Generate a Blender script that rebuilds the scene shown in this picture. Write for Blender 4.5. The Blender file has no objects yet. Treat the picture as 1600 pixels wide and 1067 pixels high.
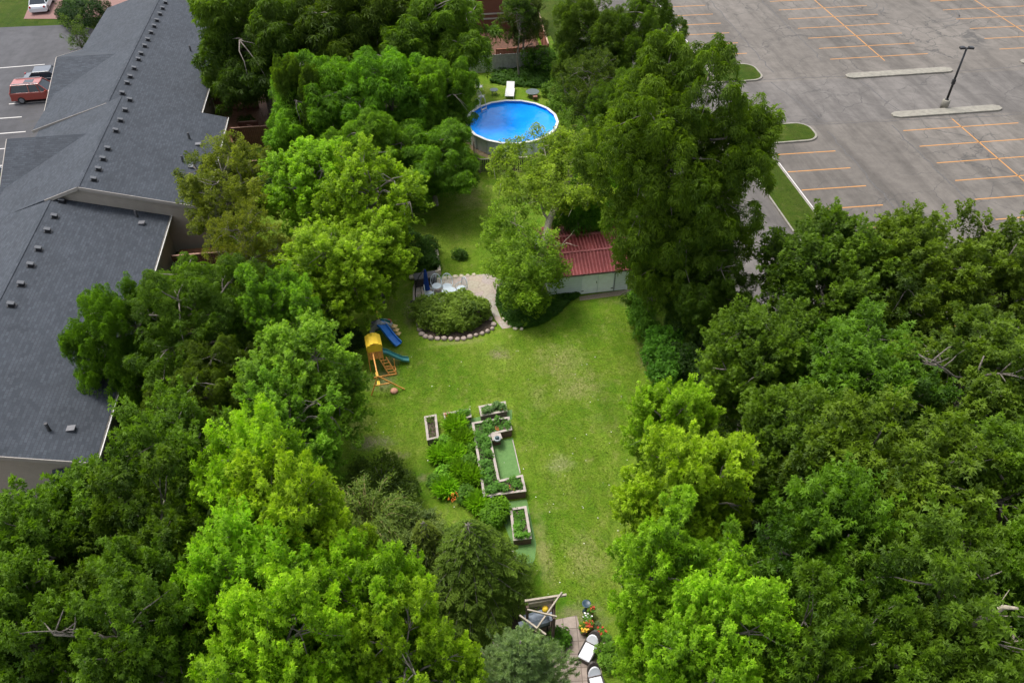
import bpy, math, random
import numpy as np
from mathutils import Vector, Matrix
R = math.radians
scene = bpy.context.scene
col = scene.collection
# ------------------------------------------------------------------ camera
CAM_H = 34.0; FPX = 1262.0; PITCH = 42.4; YAW = 8.16
cam = bpy.data.cameras.new('camera'); cam_o = bpy.data.objects.new('camera', cam); col.objects.link(cam_o)
cam_o.location = (0, 0, CAM_H); cam_o.rotation_euler = (R(90 - PITCH), 0, R(-YAW))
cam.sensor_width = 36; cam.lens = 36 * FPX / 1600; cam.clip_start = 0.5; cam.clip_end = 2000
scene.camera = cam_o
# ------------------------------------------------------------------ sky and sun (bright overcast, light from behind the scene, slightly left)
SUN_EL, SUN_AZ = 66.0, -48.0          # azimuth from +Y towards +X
world = bpy.data.worlds.new('World'); scene.world = world; world.use_nodes = True
nt = world.node_tree; bg = nt.nodes['Background']
sky = nt.nodes.new('ShaderNodeTexSky'); sky.sky_type = 'NISHITA'; sky.sun_disc = False
sky.sun_elevation = R(SUN_EL); sky.sun_rotation = R(SUN_AZ); sky.dust_density = 3.0; sky.air_density = 1.0; sky.ozone_density = 0.6
bg.inputs['Strength'].default_value = 0.15
bw = nt.nodes.new('ShaderNodeRGBToBW'); nt.links.new(sky.outputs[0], bw.inputs[0])      # cloud veil: most of the blue is greyed out
mx = nt.nodes.new('ShaderNodeMix'); mx.data_type = 'RGBA'; mx.inputs[0].default_value = 0.72
nt.links.new(sky.outputs[0], mx.inputs[6]); nt.links.new(bw.outputs[0], mx.inputs[7]); nt.links.new(mx.outputs[2], bg.inputs[0])
sun = bpy.data.lights.new('sun', 'SUN'); sun.energy = 1.15; sun.angle = R(18); sun.color = (1.0, 0.95, 0.88)
sun_o = bpy.data.objects.new('sun', sun); col.objects.link(sun_o)
sd = Vector((math.sin(R(SUN_AZ)) * math.cos(R(SUN_EL)), math.cos(R(SUN_AZ)) * math.cos(R(SUN_EL)), math.sin(R(SUN_EL))))
sun_o.rotation_euler = sd.to_track_quat('Z', 'Y').to_euler(); sun_o.location = (0, 0, 60)
scene.view_settings.view_transform = 'Standard'; scene.view_settings.look = 'None'
scene.view_settings.exposure = 1.25; scene.view_settings.gamma = 1.0
scene.cycles.max_bounces = 6; scene.cycles.diffuse_bounces = 4; scene.cycles.transmission_bounces = 4; scene.cycles.transparent_max_bounces = 4

# ------------------------------------------------------------------ helpers
_p, _y = R(PITCH), R(YAW)
_F = np.array([math.sin(_y) * math.cos(_p), math.cos(_y) * math.cos(_p), -math.sin(_p)])
_Rt = np.array([math.cos(_y), -math.sin(_y), 0.0]); _U = np.cross(_Rt, _F)
def at(x, y, z=0.0):
    """survey point of the photo (1600x1067) -> metres on the level z"""
    d = _F * FPX + _Rt * (x - 800) - _U * (y - 533.5); t = (z - CAM_H) / d[2]
    return Vector((d[0] * t, d[1] * t, z))
def depth(v): return float(_F @ (np.array(v) - np.array([0, 0, CAM_H])))

def tag(o, label=None, cat=None, group=None, kind=None):
    if label: o['label'] = label
    if cat: o['category'] = cat
    if group: o['group'] = group
    if kind: o['kind'] = kind
    return o
def empty(name, loc, rz=0, label=None, cat=None, group=None):
    o = bpy.data.objects.new(name, None); col.objects.link(o); o.location = loc; o.rotation_euler = (0, 0, rz)
    o.empty_display_size = 0.2
    return tag(o, label, cat, group)
def copy_tree(o, parent=None):
    c = o.copy(); col.objects.link(c); c.parent = parent
    for ch in list(o.children): copy_tree(ch, c)
    return c

class MB:
    def __init__(s): s.v = []; s.f = []; s.smooth = []
    def add(s, vs, fs, sm=False):
        n = len(s.v); s.v += [tuple(v) for v in vs]; s.f += [tuple(i + n for i in f) for f in fs]; s.smooth += [sm] * len(fs); return s
    def box(s, c, d, rz=0, rx=0, ry=0):
        m = Matrix.Translation(Vector(c)) @ Matrix.Rotation(rz, 4, 'Z') @ Matrix.Rotation(ry, 4, 'Y') @ Matrix.Rotation(rx, 4, 'X')
        vs = [m @ Vector((sx * d[0] / 2, sy * d[1] / 2, sz * d[2] / 2)) for sz in (-1, 1) for sy in (-1, 1) for sx in (-1, 1)]
        return s.add(vs, [(0, 2, 3, 1), (4, 5, 7, 6), (0, 1, 5, 4), (1, 3, 7, 5), (3, 2, 6, 7), (2, 0, 4, 6)])
    def beam(s, a, b, w, h):
        a = Vector(a); b = Vector(b); d = (b - a).normalized(); up = Vector((0, 0, 1))
        if abs(d.z) > 0.98: up = Vector((0, 1, 0))
        sd_ = d.cross(up).normalized(); u = sd_.cross(d).normalized()
        vs = [p + sd_ * (i * w / 2) + u * (j * h / 2) for p in (a, b) for (i, j) in ((-1, -1), (1, -1), (1, 1), (-1, 1))]
        return s.add(vs, [(0, 1, 2, 3), (7, 6, 5, 4), (0, 4, 5, 1), (1, 5, 6, 2), (2, 6, 7, 3), (3, 7, 4, 0)])
    def tube(s, pts, rad, n=8, cap=True):
        pts = [Vector(p) for p in pts]
        if not hasattr(rad, '__len__'): rad = [rad] * len(pts)
        vs = []; prev = None
        for i, p in enumerate(pts):
            d = (pts[min(i + 1, len(pts) - 1)] - pts[max(i - 1, 0)]).normalized()
            if prev is None:
                a = d.cross(Vector((0, 0, 1)))
                if a.length < 0.1: a = d.cross(Vector((1, 0, 0)))
            else: a = prev - d * prev.dot(d)
            a.normalize(); prev = a; b = d.cross(a)
            for k in range(n):
                t = 2 * math.pi * k / n; vs.append(p + (a * math.cos(t) + b * math.sin(t)) * rad[i])
        fs = []
        for i in range(len(pts) - 1):
            for k in range(n): fs.append((i * n + k, i * n + (k + 1) % n, (i + 1) * n + (k + 1) % n, (i + 1) * n + k))
        s.add(vs, fs, True)
        if cap:
            m = len(s.v) - len(vs); s.f.append(tuple(m + k for k in range(n))[::-1]); s.f.append(tuple(m + (len(pts) - 1) * n + k for k in range(n))); s.smooth += [False, False]
        return s
    def lathe(s, c, prof, n=16, sm=True, cap=True):
        c = Vector(c); vs = []
        for r_, z in prof:
            for k in range(n):
                t = 2 * math.pi * k / n; vs.append(c + Vector((r_ * math.cos(t), r_ * math.sin(t), z)))
        fs = [(i * n + k, i * n + (k + 1) % n, (i + 1) * n + (k + 1) % n, (i + 1) * n + k) for i in range(len(prof) - 1) for k in range(n)]
        s.add(vs, fs, sm)
        if not cap: return s
        m = len(s.v) - len(vs); s.f.append(tuple(m + k for k in range(n))[::-1]); s.f.append(tuple(m + (len(prof) - 1) * n + k for k in range(n))); s.smooth += [False, False]
        return s
    def prism(s, poly, z0, z1):
        n = len(poly); a = sum(poly[i][0] * poly[(i + 1) % n][1] - poly[(i + 1) % n][0] * poly[i][1] for i in range(n))
        if a < 0: poly = poly[::-1]
        vs = [(p[0], p[1], z0) for p in poly] + [(p[0], p[1], z1) for p in poly]
        fs = [tuple(range(n))[::-1], tuple(range(n, 2 * n))] + [(i, (i + 1) % n, n + (i + 1) % n, n + i) for i in range(n)]
        return s.add(vs, fs)
    def slab(s, vs, th):
        """thick polygon: extrudes straight down by th"""
        n = len(vs); vs = [Vector(v) for v in vs]; lo = [v - Vector((0, 0, th)) for v in vs]
        return s.add(vs + lo, [tuple(range(n)), tuple(range(n, 2 * n))[::-1]] + [(i, n + i, n + (i + 1) % n, (i + 1) % n) for i in range(n)])
    def build(s, name, mat, parent=None, bevel=0):
        me = bpy.data.meshes.new(name); me.from_pydata(s.v, [], s.f); me.update()
        me.polygons.foreach_set('use_smooth', s.smooth); me.materials.append(mat)
        o = bpy.data.objects.new(name, me); col.objects.link(o)
        if parent: o.parent = parent
        if bevel:
            b = o.modifiers.new('bevel', 'BEVEL'); b.width = bevel; b.segments = 2; b.limit_method = 'ANGLE'
        return o

# ------------------------------------------------------------------ materials
def mat_base(name):
    m = bpy.data.materials.new(name); m.use_nodes = True; n = m.node_tree
    return m, n, n.nodes['Principled BSDF'], n.nodes, n.links
def N(nodes, t, **kw):
    x = nodes.new(t)
    for k, v in kw.items():
        if k in x.inputs: x.inputs[k].default_value = v
        else: setattr(x, k, v)
    return x
def noise(nodes, links, scale, detail=4, rough=0.55, vec=None, dist=0):
    x = nodes.new('ShaderNodeTexNoise'); x.inputs['Scale'].default_value = scale; x.inputs['Detail'].default_value = detail
    x.inputs['Roughness'].default_value = rough; x.inputs['Distortion'].default_value = dist
    if vec is None:
        vec = next((k for k in nodes if k.bl_idname == 'ShaderNodeTexCoord'), None) or nodes.new('ShaderNodeTexCoord'); vec = vec.outputs['Object']
    links.new(vec, x.inputs['Vector']); return x
def ramp(nodes, links, src, stops):
    r_ = nodes.new('ShaderNodeValToRGB'); e = r_.color_ramp.elements
    while len(e) < len(stops): e.new(0.5)
    for i, (p, c) in enumerate(stops):
        e[i].position = p; e[i].color = (c, c, c, 1) if isinstance(c, (int, float)) else (*c, 1)
    links.new(src, r_.inputs[0]); return r_
def mix(nodes, links, fac, a, b, mode='MIX'):
    x = nodes.new('ShaderNodeMix'); x.data_type = 'RGBA'; x.blend_type = mode
    for s_, v in ((x.inputs[0], fac), (x.inputs[6], a), (x.inputs[7], b)):
        if isinstance(v, (int, float)): s_.default_value = v
        elif isinstance(v, tuple): s_.default_value = (*v, 1)
        else: links.new(v, s_)
    return x.outputs[2]
def bump(nodes, links, src, bsdf, strength=0.3, dist=0.02):
    b = nodes.new('ShaderNodeBump'); b.inputs['Strength'].default_value = strength; b.inputs['Distance'].default_value = dist
    links.new(src, b.inputs['Height']); links.new(b.outputs[0], bsdf.inputs['Normal'])
def simple(name, c, rough=0.6, var=0.15, scale=6.0, metal=0.0, bs=0.15, spec=0.5):
    m, n, b, nd, lk = mat_base(name)
    x = noise(nd, lk, scale, 5)
    r_ = ramp(nd, lk, x.outputs[0], [(0.3, tuple(k * (1 - var) for k in c)), (0.7, tuple(min(1, k * (1 + var)) for k in c))])
    lk.new(r_.outputs[0], b.inputs['Base Color']); b.inputs['Roughness'].default_value = rough; b.inputs['Metallic'].default_value = metal
    b.inputs['Specular IOR Level'].default_value = spec
    if bs: bump(nd, lk, x.outputs[0], b, bs, 0.01)
    return m

def foliage_material(name, trans=0.5, rough=0.5):
    m, n, b, nd, lk = mat_base(name)
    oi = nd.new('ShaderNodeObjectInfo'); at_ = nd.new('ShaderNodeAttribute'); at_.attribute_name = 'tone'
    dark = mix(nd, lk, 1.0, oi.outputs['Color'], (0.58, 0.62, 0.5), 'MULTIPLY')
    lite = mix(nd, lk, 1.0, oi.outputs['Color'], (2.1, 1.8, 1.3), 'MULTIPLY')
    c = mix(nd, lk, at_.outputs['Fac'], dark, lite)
    b.inputs['Roughness'].default_value = rough; b.inputs['Specular IOR Level'].default_value = 0.25
    lk.new(c, b.inputs['Base Color'])
    t = nd.new('ShaderNodeBsdfTranslucent'); tc = mix(nd, lk, 1.0, c, (1.1, 1.15, 0.5), 'MULTIPLY'); lk.new(tc, t.inputs['Color'])
    ms = nd.new('ShaderNodeMixShader'); ms.inputs[0].default_value = trans
    lk.new(b.outputs[0], ms.inputs[1]); lk.new(t.outputs[0], ms.inputs[2]); lk.new(ms.outputs[0], nd['Material Output'].inputs['Surface'])
    return m
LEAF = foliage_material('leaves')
BARK = simple('bark', (0.19, 0.165, 0.14), 0.9, 0.4, 9, bs=0.6)
BARK_PALE = simple('pale_bark', (0.33, 0.29, 0.22), 0.9, 0.35, 9, bs=0.6)

def grass_mat(name, tint=1.0, patches=()):
    m, n, b, nd, lk = mat_base(name)
    big = noise(nd, lk, 0.16, 4, 0.6); mid = noise(nd, lk, 1.3, 6, 0.7, dist=0.4); fine = noise(nd, lk, 9, 6, 0.8); v = noise(nd, lk, 30, 3, 0.8)
    tc = next(k for k in nd if k.bl_idname == 'ShaderNodeTexCoord')
    c1 = ramp(nd, lk, big.outputs[0], [(0.36, (0.078, 0.160, 0.008)), (0.50, (0.145, 0.212, 0.014)), (0.64, (0.230, 0.265, 0.040))])
    c2 = ramp(nd, lk, mid.outputs[0], [(0.32, (0.052, 0.138, 0.006)), (0.46, (0.120, 0.200, 0.013)), (0.58, (0.175, 0.220, 0.028)), (0.70, (0.33, 0.29, 0.11))])
    c = mix(nd, lk, 0.55, c1.outputs[0], c2.outputs[0])
    dry = noise(nd, lk, 0.5, 7, 0.75, dist=0.8); dm = ramp(nd, lk, dry.outputs[0], [(0.55, 0.0), (0.68, 0.5)])
    c = mix(nd, lk, dm.outputs[0], c, (0.23, 0.205, 0.075))
    # mowing passes along the lot
    mp = nd.new('ShaderNodeMapping'); mp.inputs['Scale'].default_value = (1.6, 0.05, 1); mp.inputs['Rotation'].default_value = (0, 0, R(4)); lk.new(tc.outputs['Object'], mp.inputs[0])
    mw = noise(nd, lk, 1.0, 3, 0.5, vec=mp.outputs[0]); c = mix(nd, lk, 1.0, c, ramp(nd, lk, mw.outputs[0], [(0.35, 0.90), (0.65, 1.08)]).outputs[0], 'MULTIPLY')
    wob = noise(nd, lk, 1.4, 5, 0.75)
    for (x_, y_, rx_, ry_, k_, col_) in patches:     # bare and dry spots worn into the turf
        d = nd.new('ShaderNodeMapping'); d.inputs['Location'].default_value = (-x_ / rx_, -y_ / ry_, 0); d.inputs['Scale'].default_value = (1 / rx_, 1 / ry_, 0); lk.new(tc.outputs['Object'], d.inputs[0])
        ln = nd.new('ShaderNodeVectorMath'); ln.operation = 'LENGTH'; lk.new(d.outputs[0], ln.inputs[0])
        ad = nd.new('ShaderNodeMath'); ad.operation = 'MULTIPLY_ADD'; ad.inputs[1].default_value = 2.6; lk.new(wob.outputs[0], ad.inputs[0]); lk.new(ln.outputs['Value'], ad.inputs[2])
        mk = ramp(nd, lk, ad.outputs[0], [(0.0, k_), (1.0, 0.0)]); mk.color_ramp.elements[0].position = 0.0
        mr = nd.new('ShaderNodeMapRange'); mr.inputs['From Min'].default_value = 1.35; mr.inputs['From Max'].default_value = 2.25; mr.inputs['To Min'].default_value = k_; mr.inputs['To Max'].default_value = 0.0; lk.new(ad.outputs[0], mr.inputs['Value'])
        nd.remove(mk); c = mix(nd, lk, mr.outputs[0], c, col_)
    f = ramp(nd, lk, fine.outputs[0], [(0.25, 0.45), (0.75, 1.55)]); c = mix(nd, lk, 1.0, c, f.outputs[0], 'MULTIPLY')
    f2 = ramp(nd, lk, v.outputs[0], [(0.25, 0.5), (0.75, 1.5)]); c = mix(nd, lk, 1.0, c, f2.outputs[0], 'MULTIPLY')
    c = mix(nd, lk, 1.0, c, (tint * 0.88, tint, tint * 0.9), 'MULTIPLY')
    lk.new(c, b.inputs['Base Color']); b.inputs['Roughness'].default_value = 0.9; b.inputs['Specular IOR Level'].default_value = 0.1
    a = nd.new('ShaderNodeMath'); a.operation = 'ADD'; lk.new(fine.outputs[0], a.inputs[0]); lk.new(v.outputs[0], a.inputs[1])
    bump(nd, lk, a.outputs[0], b, 0.9, 0.06)
    return m
EARTH = (0.27, 0.205, 0.13); DRYG = (0.31, 0.26, 0.11)
PATCH = [(at(q, w).x, at(q, w).y, a_, b_, k_, c_) for (q, w, a_, b_, k_, c_) in (
    (780, 553, .75, .7, .95, EARTH), (880, 565, 2.0, 2.2, .65, DRYG), (905, 605, 2.0, 1.4, .7, DRYG), (875, 725, .9, .9, .8, (0.30, 0.27, 0.13)), (585, 690, 1.3, .8, .9, (0.20, 0.16, 0.11)), (622, 712, .9, .45, .7, EARTH),
    (660, 748, .4, .35, .8, EARTH), (730, 300, 1.5, 3.4, .7, DRYG), (1012, 560, .8, 1.9, .95, (0.17, 0.12, 0.075)), (915, 870, 1.3, 1.8, .65, DRYG), (700, 240, 1.2, 1.8, .6, DRYG), (905, 960, 1.8, .9, .6, EARTH), (850, 860, .6, 2.6, .65, DRYG),
    (640, 487, .5, 1.6, .85, EARTH), (598, 590, 1.2, 1.5, .6, EARTH), (610, 560, .8, .8, .5, EARTH), (715, 535, 2.4, .3, .6, DRYG), (990, 470, 1.3, .9, .8, (0.15, 0.11, 0.07)), (840, 620, .8, 1.6, .4, DRYG), (560, 660, 1.0, 1.0, .4, DRYG), (800, 268, 1.2, 1.0, .5, EARTH), (545, 640, .5, .9, .6, EARTH))]
GRASS = grass_mat('lawn_grass', 1.0, PATCH); GRASS2 = grass_mat('verge_grass', 0.34)
SOIL = simple('soil', (0.07, 0.05, 0.035), 0.95, 0.4, 8, bs=0.8)

def asphalt(name, c, crack=True, stain=1.0):
    m, n, b, nd, lk = mat_base(name)
    big = noise(nd, lk, 0.07, 5, 0.6); mid = noise(nd, lk, 0.9, 6, 0.7); fine = noise(nd, lk, 30, 4, 0.7)
    tc = next(k for k in nd if k.bl_idname == 'ShaderNodeTexCoord')
    mp = nd.new('ShaderNodeMapping'); mp.inputs['Scale'].default_value = (0.5, 0.045, 1); lk.new(tc.outputs['Object'], mp.inputs[0])
    st = noise(nd, lk, 1.0, 5, 0.65, vec=mp.outputs[0])
    cc = ramp(nd, lk, big.outputs[0], [(0.35, tuple(k * 0.82 for k in c)), (0.65, tuple(k * 1.15 for k in c))]).outputs[0]
    s1 = ramp(nd, lk, st.outputs[0], [(0.40, 0.66), (0.56, 1.06)]); cc = mix(nd, lk, 0.7 * stain, cc, s1.outputs[0], 'MULTIPLY')
    s2 = ramp(nd, lk, mid.outputs[0], [(0.33, 0.76), (0.6, 1.08)]); cc = mix(nd, lk, 0.8, cc, s2.outputs[0], 'MULTIPLY')
    s3 = ramp(nd, lk, fine.outputs[0], [(0.3, 0.86), (0.7, 1.12)]); cc = mix(nd, lk, 1, cc, s3.outputs[0], 'MULTIPLY')
    if crack:
        for sc_, w, dd in ((0.085, 0.010, 6.0), (0.26, 0.012, 2.2)):
            dn = noise(nd, lk, 0.35, 4, 0.6)
            vm = nd.new('ShaderNodeVectorMath'); vm.operation = 'MULTIPLY_ADD'; vm.inputs[1].default_value = (dd, dd, 0)
            lk.new(dn.outputs['Color'], vm.inputs[0]); lk.new(tc.outputs['Object'], vm.inputs[2])
            vo = nd.new('ShaderNodeTexVoronoi'); vo.feature = 'DISTANCE_TO_EDGE'; vo.inputs['Scale'].default_value = sc_; lk.new(vm.outputs[0], vo.inputs['Vector'])
            cr = ramp(nd, lk, vo.outputs['Distance'], [(0.0, 1.0), (w, 0.0)])
            br = noise(nd, lk, 0.12, 3, 0.5); bm_ = ramp(nd, lk, br.outputs[0], [(0.40, 0.0), (0.54, 0.85)])
            mm = nd.new('ShaderNodeMath'); mm.operation = 'MULTIPLY'; lk.new(cr.outputs[0], mm.inputs[0]); lk.new(bm_.outputs[0], mm.inputs[1])
            cc = mix(nd, lk, mm.outputs[0], cc, (0.06, 0.058, 0.055))
    lk.new(cc, b.inputs['Base Color']); b.inputs['Roughness'].default_value = 0.85; b.inputs['Specular IOR Level'].default_value = 0.3
    bump(nd, lk, fine.outputs[0], b, 0.3, 0.01)
    return m
ASPH = asphalt('old_asphalt', (0.142, 0.127, 0.112)); ASPH_L = asphalt('lane_asphalt', (0.128, 0.117, 0.108)); ASPH_D = asphalt('dark_asphalt', (0.07, 0.07, 0.076), stain=0.6)
CONC = simple('kerb_concrete', (0.22, 0.205, 0.17), 0.85, 0.2, 3, bs=0.3)
def paint(name, c, wear=0.45):
    m, n, b, nd, lk = mat_base(name)
    x = noise(nd, lk, 3.5, 6, 0.75); w = ramp(nd, lk, x.outputs[0], [(wear - 0.06, 1.0), (wear + 0.02, 0.0)])
    lk.new(mix(nd, lk, w.outputs[0], c, (0.21, 0.19, 0.18)), b.inputs['Base Color']); b.inputs['Roughness'].default_value = 0.7
    return m
ORANGE_P = paint('orange_line_paint', (0.46, 0.21, 0.05), 0.40); WHITE_P = paint('white_line_paint', (0.5, 0.48, 0.46), 0.36)

def shingle(name, along_y):
    m, n, b, nd, lk = mat_base(name); tc = nd.new('ShaderNodeTexCoord'); mp = nd.new('ShaderNodeMapping'); lk.new(tc.outputs['Object'], mp.inputs[0])
    if along_y: mp.inputs['Rotation'].default_value = (0, 0, R(90))
    br = nd.new('ShaderNodeTexBrick'); lk.new(mp.outputs[0], br.inputs['Vector']); br.offset = 0.5
    for k, v in (('Scale', 1.0), ('Mortar Size', 0.02), ('Mortar Smooth', 0.6), ('Bias', 0.0), ('Brick Width', 0.34), ('Row Height', 0.16)): br.inputs[k].default_value = v
    br.inputs['Color1'].default_value = (0.033, 0.040, 0.050, 1); br.inputs['Color2'].default_value = (0.052, 0.060, 0.073, 1); br.inputs['Mortar'].default_value = (0.033, 0.038, 0.048, 1)
    big = noise(nd, lk, 0.5, 5, 0.6); fine = noise(nd, lk, 25, 4, 0.8)
    c = mix(nd, lk, 1, br.outputs['Color'], ramp(nd, lk, big.outputs[0], [(0.3, 0.86), (0.7, 1.12)]).outputs[0], 'MULTIPLY')
    c = mix(nd, lk, 1, c, ramp(nd, lk, fine.outputs[0], [(0.3, 0.75), (0.7, 1.25)]).outputs[0], 'MULTIPLY')
    lk.new(c, b.inputs['Base Color']); b.inputs['Roughness'].default_value = 0.85; b.inputs['Specular IOR Level'].default_value = 0.3
    bump(nd, lk, br.outputs['Fac'], b, -0.6, 0.02)
    return m
SH_Y = shingle('roof_shingles', True); SH_X = shingle('roof_shingles_cross', False)
def siding(name, c, axis='Z', pitch=0.12, depth_=0.02, var=0.06):
    m, n, b, nd, lk = mat_base(name); tc = nd.new('ShaderNodeTexCoord'); w = nd.new('ShaderNodeTexWave'); w.wave_type = 'BANDS'; w.bands_direction = axis; w.wave_profile = 'SAW'
    w.inputs['Scale'].default_value = 0.314 / pitch * 1.0; lk.new(tc.outputs['Object'], w.inputs['Vector'])
    x = noise(nd, lk, 2, 4); c0 = ramp(nd, lk, x.outputs[0], [(0.3, tuple(k * (1 - var) for k in c)), (0.7, tuple(k * (1 + var) for k in c))]).outputs[0]
    c0 = mix(nd, lk, 1, c0, ramp(nd, lk, w.outputs['Fac'], [(0.0, 0.72), (0.12, 1.0), (1.0, 1.0)]).outputs[0], 'MULTIPLY')
    lk.new(c0, b.inputs['Base Color']); b.inputs['Roughness'].default_value = 0.6; bump(nd, lk, w.outputs['Fac'], b, 0.6, depth_); return m
SIDING = siding('vinyl_siding', (0.36, 0.315, 0.265)); WHITE = simple('white_paint', (0.62, 0.62, 0.60), 0.5, 0.06, 3); BLACK = simple('black_plastic', (0.012, 0.013, 0.016), 0.45, 0.2)
DARKW = simple('deck_brown_wood', (0.105, 0.040, 0.022), 0.75, 0.3, 5, bs=0.3); BRICKG = simple('dark_red_mulch', (0.13, 0.055, 0.045), 0.9, 0.35, 12, bs=0.6)
GLASS = simple('dark_glass', (0.03, 0.04, 0.05), 0.08, 0.1, bs=0)
WICKER = siding('dark_wicker', (0.05, 0.04, 0.035), 'Z', 0.03, 0.01)

# ------------------------------------------------------------------ ground, roads
def sheet(name, poly, z, m, label=None, n=None):
    mb = MB(); mb.add([(p[0], p[1], z) for p in poly], [tuple(range(len(poly)))]); o = mb.build(name, m)
    if o.data.polygons[0].normal.z < 0: o.data.flip_normals()
    return tag(o, label, kind='structure')
def rect(x0, y0, x1, y1): return [(x0, y0), (x1, y0), (x1, y1), (x0, y1)]
sheet('ground', rect(-500, -200, 500, 900), -0.03, GRASS2, 'dark green ground around the lot')
sheet('lawn', rect(-13.2, 2, 16.2, 84), 0.0, GRASS, 'mown green back lawn with dry yellow patches')
sheet('parking_lot', rect(30.0, -10, 170, 190), 0.0, ASPH, 'worn grey asphalt parking lot')
sheet('lane', rect(20.5, -10, 27.3, 190), 0.0, ASPH_L, 'grey asphalt lane beside the parking lot')
sheet('cross_road', [(27.3, 61.6), (30.0, 61.6), (60, 60.6), (170, 57.5), (170, 66), (60, 69), (30.0, 70.2), (27.3, 70.2)], 0.004, ASPH_L, 'asphalt road crossing the parking lot')
sheet('townhouse_road', [(-120, 52), (-29.8, 52), (-29.8, 66), (-30.5, 80), (-32.0, 92.5), (-34.5, 94.5), (-43, 94.8), (-120, 94)], 0.0, ASPH_D, 'dark asphalt road in front of the townhouses')
sheet('driveway', [at(37, 30), at(92, 30), at(103, -25), at(60, -25)], 0.004, simple('driveway_pavers', (0.20, 0.105, 0.09), 0.85, 0.2, 9), 'brown paver driveway by the white car')
sheet('driveway', [at(128, 30), at(185, 22), at(260, -25), at(150, -25)], 0.004, bpy.data.materials['driveway_pavers'], 'brown paver driveway behind the round bush')
# grass islands with kerbs
def raised(name, poly, h, mtop, label):
    """kerbed island: concrete ring with a grass top 3 mm below the kerb top"""
    P = [Vector((p[0], p[1], 0)) for p in poly]; c = sum(P, Vector()) / len(P)
    k = MB(); k.prism([(p.x, p.y) for p in P], -0.02, h); ko = tag(k.build('kerb', CONC), 'concrete kerb of the ' + label, kind='structure')
    n = len(P); ins = []
    for i in range(n):
        a, b_, d = P[i - 1], P[i], P[(i + 1) % n]; e1 = (b_ - a).normalized(); e2 = (d - b_).normalized()
        area = sum(P[j].x * P[(j + 1) % n].y - P[(j + 1) % n].x * P[j].y for j in range(n)); s_ = 1 if area > 0 else -1
        nn = (Vector((-e1.y, e1.x, 0)) + Vector((-e2.y, e2.x, 0))) * s_; nn.normalize(); ins.append(b_ + nn * 0.18)
    if mtop: sheet(name, ins, h + 0.004, mtop, label)
raised('grass_verge', rect(27.3, -5, 29.95, 61.3), 0.13, GRASS2, 'grass verge between lane and parking lot')
raised('grass_verge', rect(27.3, 70.4, 29.95, 180), 0.13, GRASS2, 'far grass verge beside the parking lot')
def round_end(x0, x1, y0, y1, r_, side=1):
    pts = [(x0, y0), (x1 - r_, y0)] + [(x1 - r_ + r_ * math.sin(a), y0 + r_ - r_ * math.cos(a)) for a in [R(k) for k in range(15, 90, 15)]] + [(x1, y0 + r_), (x1, y1 - r_)]
    pts += [(x1 - r_ + r_ * math.cos(a), y1 - r_ + r_ * math.sin(a)) for a in [R(k) for k in range(15, 90, 15)]] + [(x1 - r_, y1), (x0, y1)]
    return pts
raised('grass_island', round_end(30.0, 35.2, 58.3, 61.6, 1.3), 0.13, GRASS2, 'near grass island at the stall row end')
raised('grass_island', round_end(30.0, 34.9, 70.3, 74.2, 1.3), 0.13, GRASS2, 'far grass island at the stall row end')
def traffic_island(x0, x1, y0, y1, label):
    o = MB().prism([(x0 + .5, y0), (x1 - .5, y0), (x1, y0 + .3), (x1, y1 - .3), (x1 - .5, y1), (x0 + .5, y1), (x0, y1 - .3), (x0, y0 + .3)], -0.02, 0.16).build('traffic_island', CONC, bevel=0.04)
    return tag(o, label, kind='structure')
a, b_ = at(1390, 178), at(1560, 167); traffic_island(a.x, b_.x, a.y - 1.0, a.y + 0.1, 'long concrete island at the foot of the lamp')
a, b_ = at(1318, 117), at(1480, 105); traffic_island(a.x, b_.x, a.y - 1.1, a.y + 0.0, 'long concrete island at the far stalls')
a = at(1590, 95); traffic_island(a.x, a.x + 11, a.y - 1.1, a.y, 'concrete island at the right edge of the lot')
# painted stall lines
L = MB()
def pl(x0, y0, x1, y1, w=0.11): L.beam((x0, y0, 0.006), (x1, y1, 0.006), w, 0.004)
for k in range(24): pl(30.3, 56.6 - 2.78 * k, 35.6, 56.5 - 2.78 * k)
for k in range(24):
    y = 59.0 - 2.78 * k; pl(43.0, y, 53.8, y - 0.1)
for k in range(12): pl(43.1, 74.1 + 2.7 * k, 53.6, 74.0 + 2.7 * k)
for k in range(14): pl(30.3, 76.8 + 2.7 * k, 35.3, 76.7 + 2.7 * k)
for k in range(12): pl(61.5, 74.0 + 2.75 * k, 72.0, 73.8 + 2.75 * k)
for k in range(20): pl(61.5, 58.6 - 2.78 * k, 72.0, 58.5 - 2.78 * k)
pl(48.4, 60.6, 48.4, -5); pl(48.4, 73.0, 48.4, 104); pl(66.8, 72.0, 66.8, 104)
tag(L.build('stall_lines', ORANGE_P), 'orange painted stall lines on the parking lot', kind='structure')
L = MB()
for (a, b_) in (((0, 108), (70, 101)), ((14, 163), (80, 158)), ((0, 186), (34, 183)), ((0, 210), (40, 206)), ((0, 234), (14, 232)), ((0, 260), (14, 258))):
    p, q = at(*a), at(*b_); L.beam((p.x - 3 if a[0] == 0 else p.x, p.y, 0.006), (q.x, q.y, 0.006), 0.14, 0.004)
tag(L.build('stall_lines', WHITE_P), 'white painted stall lines in front of the townhouses', kind='structure')
L = MB()
p0, p1 = at(1060, 49), at(1021, 0); L.beam((30.15, p0.y - 3, 0.006), (30.15, 130, 0.006), 0.12, 0.004); L.beam((30.15, 46, 0.006), (30.15, 55.5, 0.006), 0.1, 0.004)
tag(L.build('edge_line', WHITE_P), 'white painted line along the kerb', kind='structure')
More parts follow.
